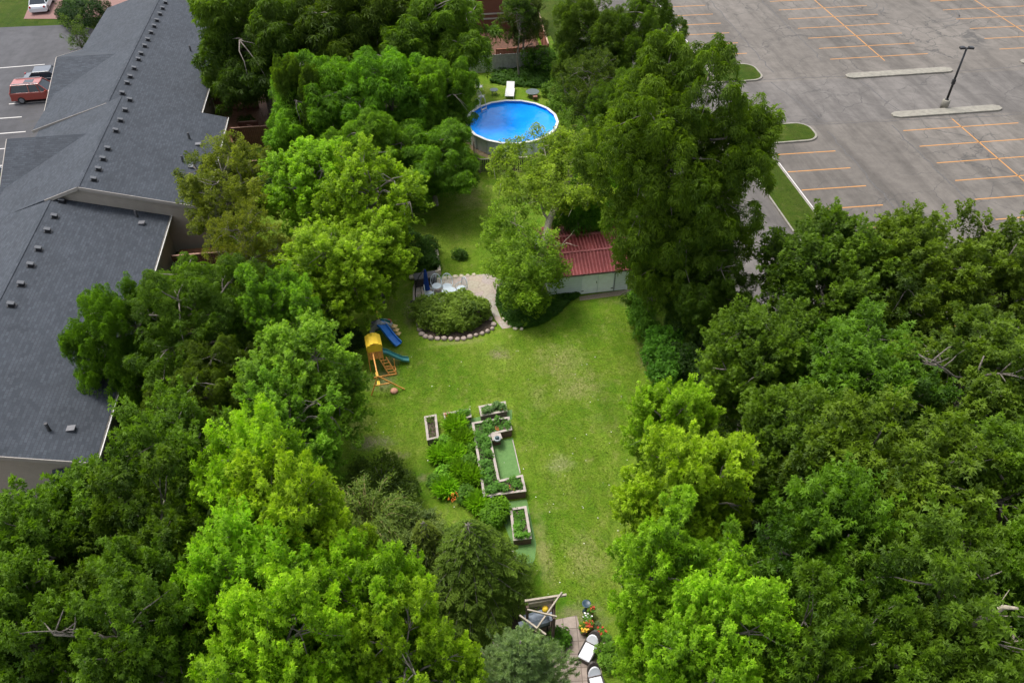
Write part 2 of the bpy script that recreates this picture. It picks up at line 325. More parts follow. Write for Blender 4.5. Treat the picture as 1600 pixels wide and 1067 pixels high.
# tyre marks
TY = simple('tyre_rubber_mark', (0.085, 0.08, 0.078), 0.8, 0.3); random.seed(3)
T = MB()
for (px_, py_, r_, a0, a1) in ((1325, 8, 1.5, 100, 330), (1333, 6, 1.2, 90, 300), (1345, 5, 1.7, 180, 350), (1352, 9, 1.9, 200, 345), (1450, 14, 2.6, 250, 345), (1453, 15, 2.9, 250, 350), (1444, 18, 3.5, 270, 350), (1458, 12, 1.9, 260, 360), (1325, 3, 2.6, 180, 270), (1563, 10, 1.8, 240, 370)):
    c = at(px_, py_); pts = [(c.x + r_ * math.cos(R(t)), c.y + r_ * 1.25 * math.sin(R(t))) for t in range(a0, a1 + 1, 10)]
    for i in range(len(pts) - 1):
        (x0, y0), (x1, y1) = pts[i], pts[i + 1]; d = Vector((x1 - x0, y1 - y0)).normalized() * 0.055
        T.add([(x0 + d.y, y0 - d.x, .0065), (x1 + d.y, y1 - d.x, .0065), (x1 - d.y, y1 + d.x, .0065), (x0 - d.y, y0 + d.x, .0065)], [(0, 1, 2, 3)])
tag(T.build('tyre_marks', TY), 'dark curved tyre marks on the parking lot', kind='structure')
# sealed cracks and an asphalt patch
S = MB(); random.seed(8)
for (x0, y0, x1, y1) in ((36.3, 40, 36.4, 60), (36.2, 72, 36.6, 110), (42.3, 30, 42.4, 60), (42.2, 74, 42.4, 110), (31, 61.4, 90, 58.8), (31, 70.6, 60, 69.6), (37, 61.5, 35.2, 70), (60, 69.8, 100, 73), (44.5, 61, 43.8, 69)):
    n_ = max(4, int(math.hypot(x1 - x0, y1 - y0) / 0.8)); pts = []
    for i in range(n_ + 1):
        t = i / n_; pts.append((x0 + (x1 - x0) * t + random.gauss(0, 0.09), y0 + (y1 - y0) * t + random.gauss(0, 0.09)))
    for i in range(n_):
        (a0, b0), (a1, b1) = pts[i], pts[i + 1]; d = Vector((a1 - a0, b1 - b0)).normalized() * 0.055
        S.add([(a0 + d.y, b0 - d.x, .0092), (a1 + d.y, b1 - d.x, .0092), (a1 - d.y, b1 + d.x, .0092), (a0 - d.y, b0 + d.x, .0092)], [(0, 1, 2, 3)])
tag(S.build('asphalt_cracks', TY), 'long cracks between strips of old asphalt', kind='structure')

# ------------------------------------------------------------------ foliage machinery
rng = np.random.default_rng(5)
def nrm(a): return a / np.maximum(np.linalg.norm(a, axis=-1, keepdims=True), 1e-6)
def leaf_arrays(P, D, Nn, Ln, W, tone, lobes=1):
    """folded rhombus leaves; lobes=3 makes a star-shaped leaf"""
    Vs, Ts = [], []
    S = nrm(np.cross(D, Nn)); Nn = nrm(np.cross(S, D))
    for a, k in ([(0, 1.0)] if lobes == 1 else [(0, 1.0), (0.95, 0.78), (-0.95, 0.78)]):
        d = D * math.cos(a) + S * math.sin(a); s = nrm(np.cross(d, Nn)); l = (Ln * k)[:, None]; w = (W * (k if lobes == 1 else 0.62))[:, None]
        v0 = P; v1 = P + d * l * 0.45 + s * w * 0.5 + Nn * w * 0.14; v3 = P + d * l * 0.45 - s * w * 0.5 + Nn * w * 0.14; v2 = P + d * l - Nn * l * 0.22
        Vs.append(np.stack([v0, v1, v2, v3], 1)); Ts.append(tone)
    return np.concatenate(Vs).reshape(-1, 3), np.concatenate(Ts)
def mesh_from_leaves(name, V, tone, mat):
    n = len(V) // 4; me = bpy.data.meshes.new(name); me.vertices.add(len(V)); me.vertices.foreach_set('co', V.astype(np.float32).ravel())
    F = (np.arange(n)[:, None] * 4 + np.array([0, 1, 2, 0, 2, 3])).ravel(); me.loops.add(len(F)); me.loops.foreach_set('vertex_index', F.astype(np.int32))
    me.polygons.add(2 * n); me.polygons.foreach_set('loop_start', np.arange(0, 6 * n, 3, dtype=np.int32))
    at_ = me.attributes.new('tone', 'FLOAT', 'FACE'); at_.data.foreach_set('value', np.repeat(np.clip(tone, 0, 1), 2).astype(np.float32))
    me.materials.append(mat); me.update(); me.validate(); return me
def clump_leaves(C, A, n, rad, length, L0, W0, style, ct):
    """n leaves on every shoot: C shoot bases, A shoot directions"""
    K = len(C); t = rng.random((K, n)); th = rng.random((K, n)) * 2 * np.pi
    ref = np.where(np.abs(A[:, 2:3]) > 0.9, np.array([[1., 0, 0]]), np.array([[0, 0, 1.]])); u = nrm(np.cross(A, ref)); v = np.cross(A, u)
    rr = rad[:, None] * (0.35 + 0.65 * rng.random((K, n))) * (1.08 - 0.8 * t ** 1.5)
    rd = u[:, None] * np.cos(th)[..., None] + v[:, None] * np.sin(th)[..., None]
    P = C[:, None] + A[:, None] * (t * length[:, None])[..., None] + rd * rr[..., None]
    if style == 'droop': P[..., 2] -= (rr ** 1.3) * 0.95; D = rd * 0.85 + A[:, None] * 0.15 + np.array([0, 0, -1.0])
    elif style == 'up': D = rd * 0.9 + A[:, None] * (0.2 + 0.6 * t[..., None]) + np.array([0, 0, -0.15])
    else: D = rd + np.array([0, 0, 0.1])
    D = nrm(D + rng.normal(0, 0.28, D.shape)); Nn = nrm(np.array([0, 0, 1.0]) + rd * 0.35 + rng.normal(0, 0.38, D.shape))
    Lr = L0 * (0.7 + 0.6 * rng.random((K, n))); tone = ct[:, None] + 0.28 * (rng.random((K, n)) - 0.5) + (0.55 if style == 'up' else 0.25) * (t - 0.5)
    # a few yellowing leaves
    tone += (rng.random((K, n)) < 0.03) * 0.35
    return P.reshape(-1, 3), D.reshape(-1, 3), Nn.reshape(-1, 3), Lr.ravel(), Lr.ravel() * W0 / L0, tone.ravel()

SPECIES = {  # style, leaf length, leaf width, lobes, leaves per shoot, shoot radius, shoot length
    'maple':  dict(style='up', L=0.19, W=0.125, lobes=3, n=54, r=0.31, l=1.1, up=1.25, K=700, grp=(6, 0.46)),
    'walnut': dict(style='droop', L=0.31, W=0.075, lobes=3, n=62, r=0.52, l=0.45, up=0.45, K=540, grp=(4, 0.50)),
    'locust': dict(style='droop', L=0.17, W=0.05, lobes=3, n=90, r=0.46, l=0.5, up=0.5, K=620, grp=(5, 0.46)),
    'fine':   dict(style='up', L=0.11, W=0.06, lobes=3, n=60, r=0.36, l=0.5, up=0.5, K=620, grp=(4, 0.40)),
    'shrub':  dict(style='flat', L=0.11, W=0.07, lobes=3, n=60, r=0.36, l=0.4, up=0.8, K=420),
}
def sub_lobes(Rr, Hc, zc, n, seed, squash=1.0):
    r_ = random.Random(seed); n = n + r_.randint(-3, 5); out = [(Vector((0, 0, zc)), Rr * 0.62, Hc * 0.62)]
    for i in range(n):
        z = -0.75 + 1.7 * (i + 0.5) / n; z += r_.uniform(-0.1, 0.1); a = i * 2.39996 + r_.uniform(-0.4, 0.4)
        q = math.sqrt(max(0.0, 1 - min(1, abs(z)) ** 2.2)); k = r_.uniform(0.45, 0.88)
        sz = r_.uniform(0.18, 0.46) * Rr
        out.append((Vector((math.cos(a) * q * Rr * k, math.sin(a) * q * Rr * k, zc + z * Hc * 0.68)), sz, sz * r_.uniform(0.8, 1.2) * squash))
    return out
def crown_mesh(name, lobes, sp, K, seed, density=1.0, tonevar=0.22):
    global rng
    rng = np.random.default_rng(seed); s = dict(SPECIES[sp]); vr = random.Random(seed * 3 + 1)
    s['l'] *= vr.uniform(.8, 1.25); s['r'] *= vr.uniform(.9, 1.15); s['L'] *= vr.uniform(.85, 1.15); s['up'] *= vr.uniform(.7, 1.3)
    C = []; Aa = []; CT = []; lob = []
    w = np.array([l[1] ** 2 for l in lobes]); w = w / w.sum()
    zs = [l[0].z for l in lobes]; zmin, zmax = min(zs) - 1, max(zs) + 2
    tries = 0
    lt = rng.normal(0, 0.10, len(lobes))
    while len(C) < K and tries < K * 30:
        tries += 1; i = rng.choice(len(lobes), p=w); c, rr, rz = lobes[i]
        d = rng.normal(0, 1, 3); d /= np.linalg.norm(d)
        if d[2] < -0.55 and rng.random() < 0.7: continue
        f = rng.uniform(0.80, 1.04) if rng.random() < 0.80 else rng.uniform(0.35, 0.8)
        p = np.array(c) + d * np.array([rr, rr, rz]) * f
        deep = False
        for j, (c2, r2, z2) in enumerate(lobes):
            if j != i and np.sum(((p - np.array(c2)) / np.array([r2, r2, z2])) ** 2) < 0.5: deep = True; break
        if deep and rng.random() < 0.88: continue
        C.append(p); out = d * np.array([1, 1, 1.0]); out[2] += s['up']; out += rng.normal(0, 0.22, 3); Aa.append(out / np.linalg.norm(out))
        CT.append(0.42 + lt[i] + rng.normal(0, tonevar * 0.5)); lob.append(i)
    # every branch tip carries a fan of shoots, so the crown breaks up into tufts with gaps between them
    gN, gS = s.get('grp', (1, 0)); C = np.array(C); Aa = np.array(Aa); CT = np.array(CT); lob = np.array(lob)
    if gN > 1:
        keep = np.arange(len(C))[: max(8, int(len(C) / gN * 1.12))] if len(C) > 40 else np.arange(len(C)); C, Aa, CT, lob = C[keep], Aa[keep], CT[keep], lob[keep]
        m_ = gN if len(C) < K / 1.5 else 1
        if m_ > 1:
            off = rng.normal(0, 1, (len(C), m_, 3)); off[:, 0] *= 0.3; sc_ = gS * rng.uniform(0.7, 1.35, (len(C), 1, 1)); off *= sc_
            al = (off * Aa[:, None]).sum(-1, keepdims=True); off -= Aa[:, None] * al * 0.4
            rad2 = np.linalg.norm(off, axis=-1, keepdims=True)
            P2 = C[:, None] + off + Aa[:, None] * (0.35 - 0.75 * rad2) * (1.0 if s['style'] != 'droop' else 0.5)
            if s['style'] == 'droop': P2[..., 2] -= 0.55 * rad2[..., 0] ** 1.5
            A2 = nrm(Aa[:, None] + off * (0.75 / max(gS, .1)) + rng.normal(0, .12, off.shape))
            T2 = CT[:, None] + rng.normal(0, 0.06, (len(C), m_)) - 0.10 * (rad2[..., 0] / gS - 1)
            lob = np.repeat(lob, m_); C = P2.reshape(-1, 3); Aa = A2.reshape(-1, 3); CT = T2.ravel()
    Kn = len(C)
    rad = s['r'] * rng.uniform(0.75, 1.3, Kn); ln = s['l'] * rng.uniform(0.6, 1.45, Kn)
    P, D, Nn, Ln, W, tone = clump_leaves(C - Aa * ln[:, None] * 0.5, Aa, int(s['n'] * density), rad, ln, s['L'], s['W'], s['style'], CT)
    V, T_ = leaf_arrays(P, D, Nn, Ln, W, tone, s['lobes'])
    return mesh_from_leaves(name, V, T_, LEAF), C, Aa, np.array(lob)
def limb(mb, a, b, r0, r1, rnd, sag=0.0, seg=4, n=6):
    a = Vector(a); b = Vector(b); L_ = (b - a).length; pts = []
    for i in range(seg + 1):
        t = i / seg; p = a.lerp(b, t); p.z += math.sin(t * math.pi) * sag * L_
        if 0 < i < seg: p += Vector([rnd.gauss(0, 0.035 * L_) for _ in range(3)])
        pts.append(p)
    mb.tube(pts, [r0 + (r1 - r0) * i / seg for i in range(seg + 1)], n); return pts
def make_tree(kind, seed, lobes, sp, K, trunk_r=0.22, base_z=0.0, bark=BARK, lean=(0, 0), density=1.0, fork=0.45, twigs=5, parts=('crown', 'trunk')):
    """prototype: returns (crown mesh, trunk mesh)"""
    rnd = random.Random(seed); me, C, Aa, lob = crown_mesh(parts[0], lobes, sp, K, seed, density)
    mb = MB(); zc = lobes[0][0].z; top = Vector((lobes[0][0].x, lobes[0][0].y, zc * fork + lobes[0][2] * 0.0))
    mid = Vector((top.x + rnd.gauss(0, .15) - lean[0] * .3, top.y + rnd.gauss(0, .15), top.z * 0.5))
    mb.tube([(0, 0, base_z - 0.2), (0, 0, base_z + 0.15), mid, top], [trunk_r * 1.5, trunk_r * 1.1, trunk_r * 0.9, trunk_r * 0.75], 9)
    apex = Vector((lobes[0][0].x, lobes[0][0].y, zc + lobes[0][2] * 1.0)); limb(mb, top, apex, trunk_r * 0.7, 0.03, rnd, 0, 6, 7)
    for i, (c, rr, rz) in enumerate(lobes):
        if i == 0: continue
        t = min(0.85, max(0.0, (c.z - top.z - 1.2) / max(1, (apex.z - top.z)))); st = top.lerp(apex, t)
        pts = limb(mb, st, c, trunk_r * 0.42 * (1 - 0.4 * t), 0.05, rnd, 0.05, 5, 6)
        idx = np.where(lob == i)[0]; rnd.shuffle(il := list(idx))
        for j in il[:twigs]: limb(mb, pts[-2 if rnd.random() < 0.5 else -1], C[j], 0.045, 0.012, rnd, 0.05, 3, 4)
    idx = list(np.where(lob == 0)[0]); rnd.shuffle(idx)
    for j in idx[:twigs * 4]:
        zz = rnd.uniform(0, 0.8); limb(mb, top.lerp(apex, zz), C[j], 0.05, 0.012, rnd, 0.05, 3, 4)
    tr = bpy.data.meshes.new(parts[1]); tr.from_pydata(mb.v, [], mb.f); tr.update(); tr.polygons.foreach_set('use_smooth', mb.smooth); tr.materials.append(bark)
    return me, tr
PROTO = {}
def proto(key):
    if key in PROTO: return PROTO[key]
    kind, v = key.split(':'); v = int(v); seed = 100 + v * 17 + len(kind)
    if kind in ('maple', 'locust', 'walnut', 'fine', 'open'):
        lb = sub_lobes(4.0, 4.9, 6.4, 16, seed, 1.1 if kind == 'maple' else 0.85); sp_ = 'maple' if kind == 'open' else kind; r_ = make_tree(kind, seed, lb, sp_, int(SPECIES[sp_]['K'] * (0.9 if kind == 'open' else 1)), 0.24, twigs=5)
    elif kind == 'sapling':
        lb = sub_lobes(4.0, 4.2, 7.0, 9, seed); r_ = make_tree(kind, seed, lb, 'fine', 240, 0.2)
    PROTO[key] = r_; return r_
def place_tree(key, px_, py_, rpx, h, colr, label, name='broadleaf_tree', cat='tree', group='trees', rz=None, sz=None):
    me, tr = proto(key); s_z = h / 11.3
    p = at(px_, py_, 6.5 * s_z); rad = rpx * depth(p) / FPX; s_ = rad / 4.0
    o = empty(name, (p.x, p.y, 0), rz if rz is not None else (px_ * 7 + py_ * 13) % 628 / 100, label, cat, group); o.scale = (s_, s_, s_z)
    for nm, d in (('trunk', tr), ('crown', me)):
        c = bpy.data.objects.new(nm, d); col.objects.link(c); c.parent = o
        if nm == 'crown': c.color = (*colr, 1)
    return o
# ------------------------------------------------------------------ townhouses
FASCIA = simple('fascia_taupe', (0.30, 0.27, 0.24), 0.6, 0.08, 3, bs=0); GUTTER = simple('pale_gutter', (0.52, 0.50, 0.47), 0.45, 0.12, 4, bs=0)
def roof_plane(parent, vs, m, th=0.12, name='roof'): return MB().slab(vs, th).build(name, m, parent)
def gutter(parent, x, y0, y1, z):
    g = MB(); g.box((x + 0.06, (y0 + y1) / 2, z - 0.09), (0.02, y1 - y0, 0.12)); g.box((x - 0.02, (y0 + y1) / 2, z - 0.15), (0.12, y1 - y0, 0.02)); g.box((x - 0.075, (y0 + y1) / 2, z - 0.09), (0.02, y1 - y0, 0.12))
    g.box((x + 0.055, (y0 + y1) / 2, z - 0.02), (0.05, y1 - y0, 0.03))
    go = g.build('gutter', GUTTER, parent)
    return go
def fascia(parent, a, b, h=0.22, w=0.05): return MB().beam(a, b, w, h).build('fascia', FASCIA, parent)
def vents(parent, items):
    for (x, y, z, sl) in items:
        v = MB(); v.box((x, y, z + 0.04), (0.42, 0.34, 0.05), ry=sl); v.box((x + 0.02, y, z + 0.13), (0.36, 0.30, 0.14), ry=sl); v.box((x, y, z + 0.22), (0.46, 0.38, 0.04), ry=sl); v.build('roof_vent', BLACK, parent)
def pipe(parent, x, y, z, h=0.5, small=False):
    v = MB()
    if small: v.box((x, y, z + 0.08), (0.28, 0.26, 0.14)); v.box((x, y, z + 0.18), (0.34, 0.32, 0.04)); v.build('flue_cap', simple('flue_metal', (0.12, 0.12, 0.13), 0.5), parent)
    else:
        v.lathe((x, y, z - 0.1), [(0.13, 0), (0.13, 0.1), (0.07, 0.16), (0.06, h)], 10); v.build('vent_pipe', BLACK, parent)
def house(label, y0, y1, xe, ze, xr, zr, xw, zw, ywall0=None, fx=None):
    h = empty('townhouse', ((xe + xw) / 2, y0, 0), 0, label, 'townhouse', None)
    off = Vector(h.location)
    W = []
    def P(o):
        o.location = -off; return o
    ys = y0 if ywall0 is None else ywall0
    poly = lambda y: [(xe - .4, y, 0), (xw + .4, y, 0), (xw + .4, y, zw - .12), (xr, y, zr - .15), (xe - .4, y, ze + .0)]
    n = 5; a = poly(ys + 0.3); b = poly(y1 - 0.1)
    P(MB().add(a + b, [(0, 1, 2, 3, 4)[::-1], (5, 6, 7, 8, 9), (0, 5, 6, 1)[::-1], (1, 6, 7, 2)[::-1], (4, 9, 5, 0)[::-1], (2, 7, 8, 3)[::-1], (3, 8, 9, 4)[::-1]]).build('wall', SIDING, h))
    P(roof_plane(h, [(xe, y0, ze), (xe, y1, ze), (xr, y1, zr), (xr, y0, zr)], SH_Y, name='roof'))
    P(roof_plane(h, [(xr - .004, y0, zr - .002), (xr - .004, y1, zr - .002), (xw, y1, zw), (xw, y0, zw)], SH_Y, name='roof'))
    ridge = MB(); nn = int((y1 - y0) / 0.3)
    for i in range(nn): ridge.box((xr, y0 + (i + .5) * (y1 - y0) / nn, zr + 0.001 + 0.004 * (i % 2)), (0.20, 0.31, 0.02))
    P(ridge.build('ridge_cap', SH_Y, h))
    P(gutter(h, xe + .07, y0, y1, ze))
    P(fascia(h, (xe, y0 - .03, ze - .10), (xr, y0 - .03, zr - .10))); fx = xw if fx is None else fx; fz = zr + (zw - zr) * (fx - xr) / (xw - xr); P(fascia(h, (xr, y0 - .03, zr - .10), (fx, y0 - .03, fz - .10)))
    return h, P
# lower (nearest) block
hA, PA = house('grey shingled townhouse block nearest the camera with its gable end wall facing the maples', 27.8, 50.4, -16.6, 3.0, -23.6, 5.1, -31.0, 2.9)
hB, PB = house('middle townhouse block whose eave steps out beside the brown deck', 49.3, 62.5, -14.1, 3.62, -21.6, 5.88, -28.4, 3.6, None, -23.9)
hC, PC = house('far townhouse block with two vent pipes reaching back to the round bush', 62.4, 88.5, -16.3, 3.6, -22.7, 5.5, -28.9, 3.62, 62.4)
def slopev(xr, zr, xe, ze, x): return zr + (ze - zr) * (x - xr) / (xe - xr)
VLID = simple('vent_lid_grey', (0.07, 0.075, 0.085), 0.6)
def row(h, P, pxs, xr, zr, xe, ze, dx=0.75):
    for (q, w) in pxs:
        for _ in range(1):
            # solve level on the roof plane at fixed x
            x = xr + dx; z = slopev(xr, zr, xe, ze, x); p = at(q, w, z)
            o = MB(); sl = math.atan2(zr - ze, xe - xr)
            o.box((x, p.y, z + 0.02), (0.44, 0.38, 0.03), ry=sl); o.box((x + 0.02, p.y, z + 0.12), (0.29, 0.25, 0.18), ry=sl)
            vt = MB().box((x - .02, p.y + .02, z + 0.225), (0.36, 0.28, 0.03), ry=sl).build('vent_lid', VLID, h); P(vt)
            P(o.build('roof_vent', BLACK, h))
row(hA, PA, [(88, 317), (76, 341), (65, 363), (51, 392), (38, 417), (23, 447), (8, 479)], -23.6, 5.1, -16.6, 3.0)
row(hB, PB, [(206, 158), (199, 174), (193, 190), (186, 206), (174, 234), (166, 250), (160, 266), (152, 282)], -21.6, 5.88, -14.1, 3.62)
row(hC, PC, [(240, 7), (236, 16), (232, 25), (227, 35), (223, 44), (218, 54), (213, 65), (208, 75), (203, 87), (197, 96), (192, 110), (185, 123), (179, 133), (171, 149)], -22.7, 5.5, -16.3, 3.6)
for (h, P, q, w, z, small) in ((hA, PA, 214, 339, 3.7, 0), (hA, PA, 222, 350, 3.5, 1), (hA, PA, 77, 672, 4.1, 0), (hA, PA, 112, 671, 3.7, 1), (hB, PB, 286, 253, 4.1, 0), (hB, PB, 299, 262, 3.9, 1), (hB, PB, 296, 217, 4.0, 0), (hB, PB, 310, 227, 3.9, 1), (hC, PC, 298, 80, 4.0, 0), (hC, PC, 312, 88, 3.9, 1), (hC, PC, 316, 33, 3.8, 0)):
    (xr_, zr_, xe_, ze_) = (-23.6, 5.1, -16.6, 3.0) if h is hA else (-21.6, 5.88, -14.1, 3.62) if h is hB else (-22.7, 5.5, -16.3, 3.6)
    for _ in range(12): p = at(q, w, z); z = .5 * z + .5 * slopev(xr_, zr_, xe_, ze_, p.x)
    if small:
        o = MB(); o.box((p.x, p.y, p.z + .04), (.34, .30, .12)); o.box((p.x, p.y, p.z + .12), (.40, .36, .04)); P(o.build('flue_cap', simple('flue_metal', (0.10, 0.10, 0.11), 0.5), h))
    else:
        o = MB(); o.lathe((p.x, p.y, p.z - .25), [(0.17, 0), (0.17, 0.15), (0.09, 0.24), (0.085, 0.75)], 10); P(o.build('vent_pipe', BLACK, h))
# cross gables towards the road
def cross(h, P, yr, zr, y_s, zs, y_n, xw, xe):
    P(roof_plane(h, [(xw, y_s, zs), (xe, y_s, zs), (xe, yr, zr), (xw, yr, zr)], SH_X)); P(roof_plane(h, [(xw, yr, zr), (xe, yr, zr), (xe, y_n, zs), (xw, y_n, zs)], SH_X))
    P(fascia(h, (xw - .03, y_s, zs - .1), (xw - .03, yr, zr - .1))); P(fascia(h, (xw - .03, yr, zr - .1), (xw - .03, y_n, zs - .1)))
    P(MB().add([(xw + .3, y_s + .3, 0), (xw + .3, y_n - .3, 0), (xw + .3, y_n - .3, zs - .1), (xw + .3, yr, zr - .2), (xw + .3, y_s + .3, zs - .1), (xe, y_s + .3, 0), (xe, y_n - .3, 0), (xe, y_n - .3, zs - .1), (xe, yr, zr - .2), (xe, y_s + .3, zs - .1)],
        [(0, 1, 2, 3, 4), (0, 4, 9, 5), (1, 6, 7, 2)]).build('wall', SIDING, h))
cross(hB, PB, 57.8, 5.35, 52.2, 2.9, 62.3, -28.7, -22.6)
cross(hC, PC, 73.3, 4.95, 66.9, 3.05, 79.7, -29.4, -24.5)
# small lean-to by the gable end wall, downspout
PA(MB().slab([(-16.8, 26.9, 2.1), (-16.8, 28.0, 2.6), (-18.8, 28.0, 2.6), (-18.8, 26.9, 2.1)], 0.1).build('porch_roof', SH_X, hA)); PA(MB().box((-17.0, 27.05, 1.0), (0.14, 0.14, 2.0)).build('porch_post', GUTTER, hA)); PA(MB().box((-18.6, 27.05, 1.0), (0.14, 0.14, 2.0)).build('porch_post', GUTTER, hA))
for (h, P, x, y, z) in ((hA, PA, -16.9, 28.2, 2.8), (hB, PB, -14.4, 61.8, 3.4), (hC, PC, -16.6, 71.8, 3.4)):
    P(MB().tube([(x + .32, y, z), (x + .02, y, z - .3), (x + .02, y, 0.1)], 0.05, 6).build('downspout', GUTTER, h))
sheet('planting_bed', rect(-34, 20, -15.5, 27.9), 0.004, BRICKG, 'dark red mulch bed below the gable end wall')
# decks and privacy fences
def board_fence(a, b, h, m, label, pitch=0.15, cap=True, z0=0.0, name='board_fence', cat='fence', capm=None):
    a = Vector((a[0], a[1], z0)); b = Vector((b[0], b[1], z0)); L_ = (b - a).length; d = (b - a).normalized(); ang = math.atan2(d.y, d.x)
    f = empty(name, a, 0, label, cat)
    q = MB(); n = max(1, int(L_ / pitch)); rr = random.Random(int(L_ * 100))
    for i in range(n):
        c = d * (i + .5) * L_ / n; q.box((c.x, c.y, h / 2 + rr.uniform(-.01, .01)), (L_ / n - .012, .022, h), rz=ang)
    q.build('panel', m, f)
    k = max(1, round(L_ / 2.4))
    for i in range(k + 1):
        c = d * (i * L_ / k); MB().box((c.x, c.y, h / 2 + .03), (.1, .1, h + .06), rz=ang).build('post', m, f)
    if cap: q = MB(); c = d * L_ / 2; q.box((c.x, c.y, h + .025), (L_, .14, .04), rz=ang); q.build('top_rail', capm or m, f)
    return f
CAPW = simple('worn_deck_cap', (0.30, 0.17, 0.12), 0.75, 0.2, 6)
DECKF = simple('deck_floor_wood', (0.19, 0.085, 0.042), 0.75, 0.25, 4, bs=0.3)
def deck(x0, y0, x1, y1, z, label):
    t = empty('deck', (x0, y0, 0), 0, label, 'deck'); q = MB(); n = int((x1 - x0) / .15)
    for i in range(n): q.box(((i + .5) * .15, (y1 - y0) / 2, z), (.14, y1 - y0, .04))
    q.build('floor_boards', DECKF, t); q = MB(); q.box(((x1 - x0) / 2, .04, z - .15), (x1 - x0, .05, .22)); q.box((x1 - x0 - .03, (y1 - y0) / 2, z - .15), (.05, y1 - y0 - .1, .22)); q.build('rim_joist', DARKW, t); return t
deck(-16.7, 64.2, -9.3, 73.0, .5, 'brown wooden deck between the far townhouse and the dark walnuts')
board_fence((-16.6, 70.3), (-12.9, 70.3), 2.0, DARKW, 'tall brown privacy screen at the back of the deck', capm=CAPW)
board_fence((-14.4, 64.0), (-9.6, 64.0), 1.9, DARKW, 'brown privacy screen in front of the deck furniture', capm=CAPW)
board_fence((-9.2, 64.2), (-9.0, 69.0), 1.9, DARKW, 'short brown screen closing the outer side of the deck', capm=CAPW)
board_fence((-14.2, 66.6), (-12.6, 66.6), 1.1, DARKW, 'low brown rail across the middle of the deck', capm=CAPW)
def deck_chair(x, y, rz, label):
    t = empty('deck_chair', (x, y, .52), rz, label, 'chair', 'chairs on the brown deck'); c = simple('chair_brown', (0.22, 0.12, 0.09), .6)
    MB().box((0, 0, .42), (.5, .5, .05)).build('seat', c, t); MB().box((0, .25, .72), (.5, .05, .6), rx=-.15).build('backrest', c, t)
    for sx in (-.22, .22):
        for sy in (-.22, .22): MB().box((sx, sy, .2), (.05, .05, .4)).build('leg', c, t)
deck_chair(-10.2, 65.6, 0.4, 'brown deck chair nearest the outer screen'); deck_chair(-12.9, 65.4, 2.6, 'brown deck chair nearer to the roof edge')
t = empty('deck_table', (-11.2, 65.9, .52), 0, 'small dark round table on the brown deck', 'table'); MB().lathe((0, 0, .68), [(.5, 0), (.52, .02), (.5, .04)], 18).build('tabletop', BLACK, t); MB().tube([(0, 0, 0), (0, 0, .68)], .05).build('pedestal', BLACK, t)
for i, (y, l) in enumerate(((46.5, 'brown screen beside the lower block under the olive tree'), (58.5, 'brown privacy screen below the middle block eave'), (34.6, 'brown privacy screen in the gap below the locust'))):
    board_fence((-16.3 if i != 1 else -13.8, y), (-12.6 if i != 1 else -10.6, y), 1.8, DARKW, l, capm=CAPW)
deck(-16.6, 46.7, -13.0, 49.2, .4, 'small brown deck in the notch between the two blocks')

# ------------------------------------------------------------------ back neighbour: brown deck house and grey fence
def back_house():
    h = empty('brown_house', (11.3, 87.6, 0), 0, 'reddish brown house side with pale window frames behind the back fence', 'house')
    RW = siding('red_brown_siding', (0.13, 0.045, 0.028), 'X', 0.2)
    MB().box((0, 0, 2.6), (6.0, 4.6, 5.2)).build('wall', RW, h)
    m = MB(); m.box((-0.0, -2.34, 4.4), (4.6, .08, .12)); m.box((-0.0, -2.34, 3.8), (4.6, .08, .12)); m.build('window_frame', FASCIA, h); MB().box((0, -2.32, 4.1), (4.4, .05, .48)).build('window', GLASS, h)
    m = MB(); m.box((0.2, -2.36, 2.2), (5.0, .1, .14)); m.box((0.2, -2.36, 1.7), (5.0, .1, .14)); m.build('railing', FASCIA, h)
    MB().slab([(-3.3, -2.7, 5.25), (3.3, -2.7, 5.25), (3.3, 2.7, 6.4), (-3.3, 2.7, 6.4)], .15).build('roof', SH_X, h)
    MB().box((-3.3, -2.5, 2.6), (.5, .3, 5.2)).build('corner_board', simple('grey_board', (.3, .3, .32), .7), h)
back_house()
DECKF = simple('dark_deck_floor', (0.10, 0.042, 0.022), 0.8, 0.3, 4)
deck(8.6, 77.6, 14.4, 84.6, .5, 'brown wooden deck of the house behind the back fence')
RWF = simple('red_cedar_fence', (0.23, 0.085, 0.045), .8, .25, 5)
a, b_ = at(776, 83, 1.8), at(857, 77, 1.8); board_fence((a.x, a.y + .3), (b_.x, b_.y + .3), 2.0, RWF, 'red cedar fence behind the grey boards at the back of the lot')
c = at(838, 20, 2.0); board_fence((b_.x + .05, b_.y + .4), (c.x + .2, c.y), 2.1, RWF, 'long red cedar side fence running back from the corner', capm=simple('pale_cap', (.42, .27, .19), .7))
GREYB = simple('weathered_grey_boards', (0.40, 0.39, 0.38), .9, .2, 5)
board_fence((a.x - 9, a.y - .5), (b_.x - .1, b_.y - .2), 1.7, GREYB, 'weathered grey board fence behind the pool', cap=False)

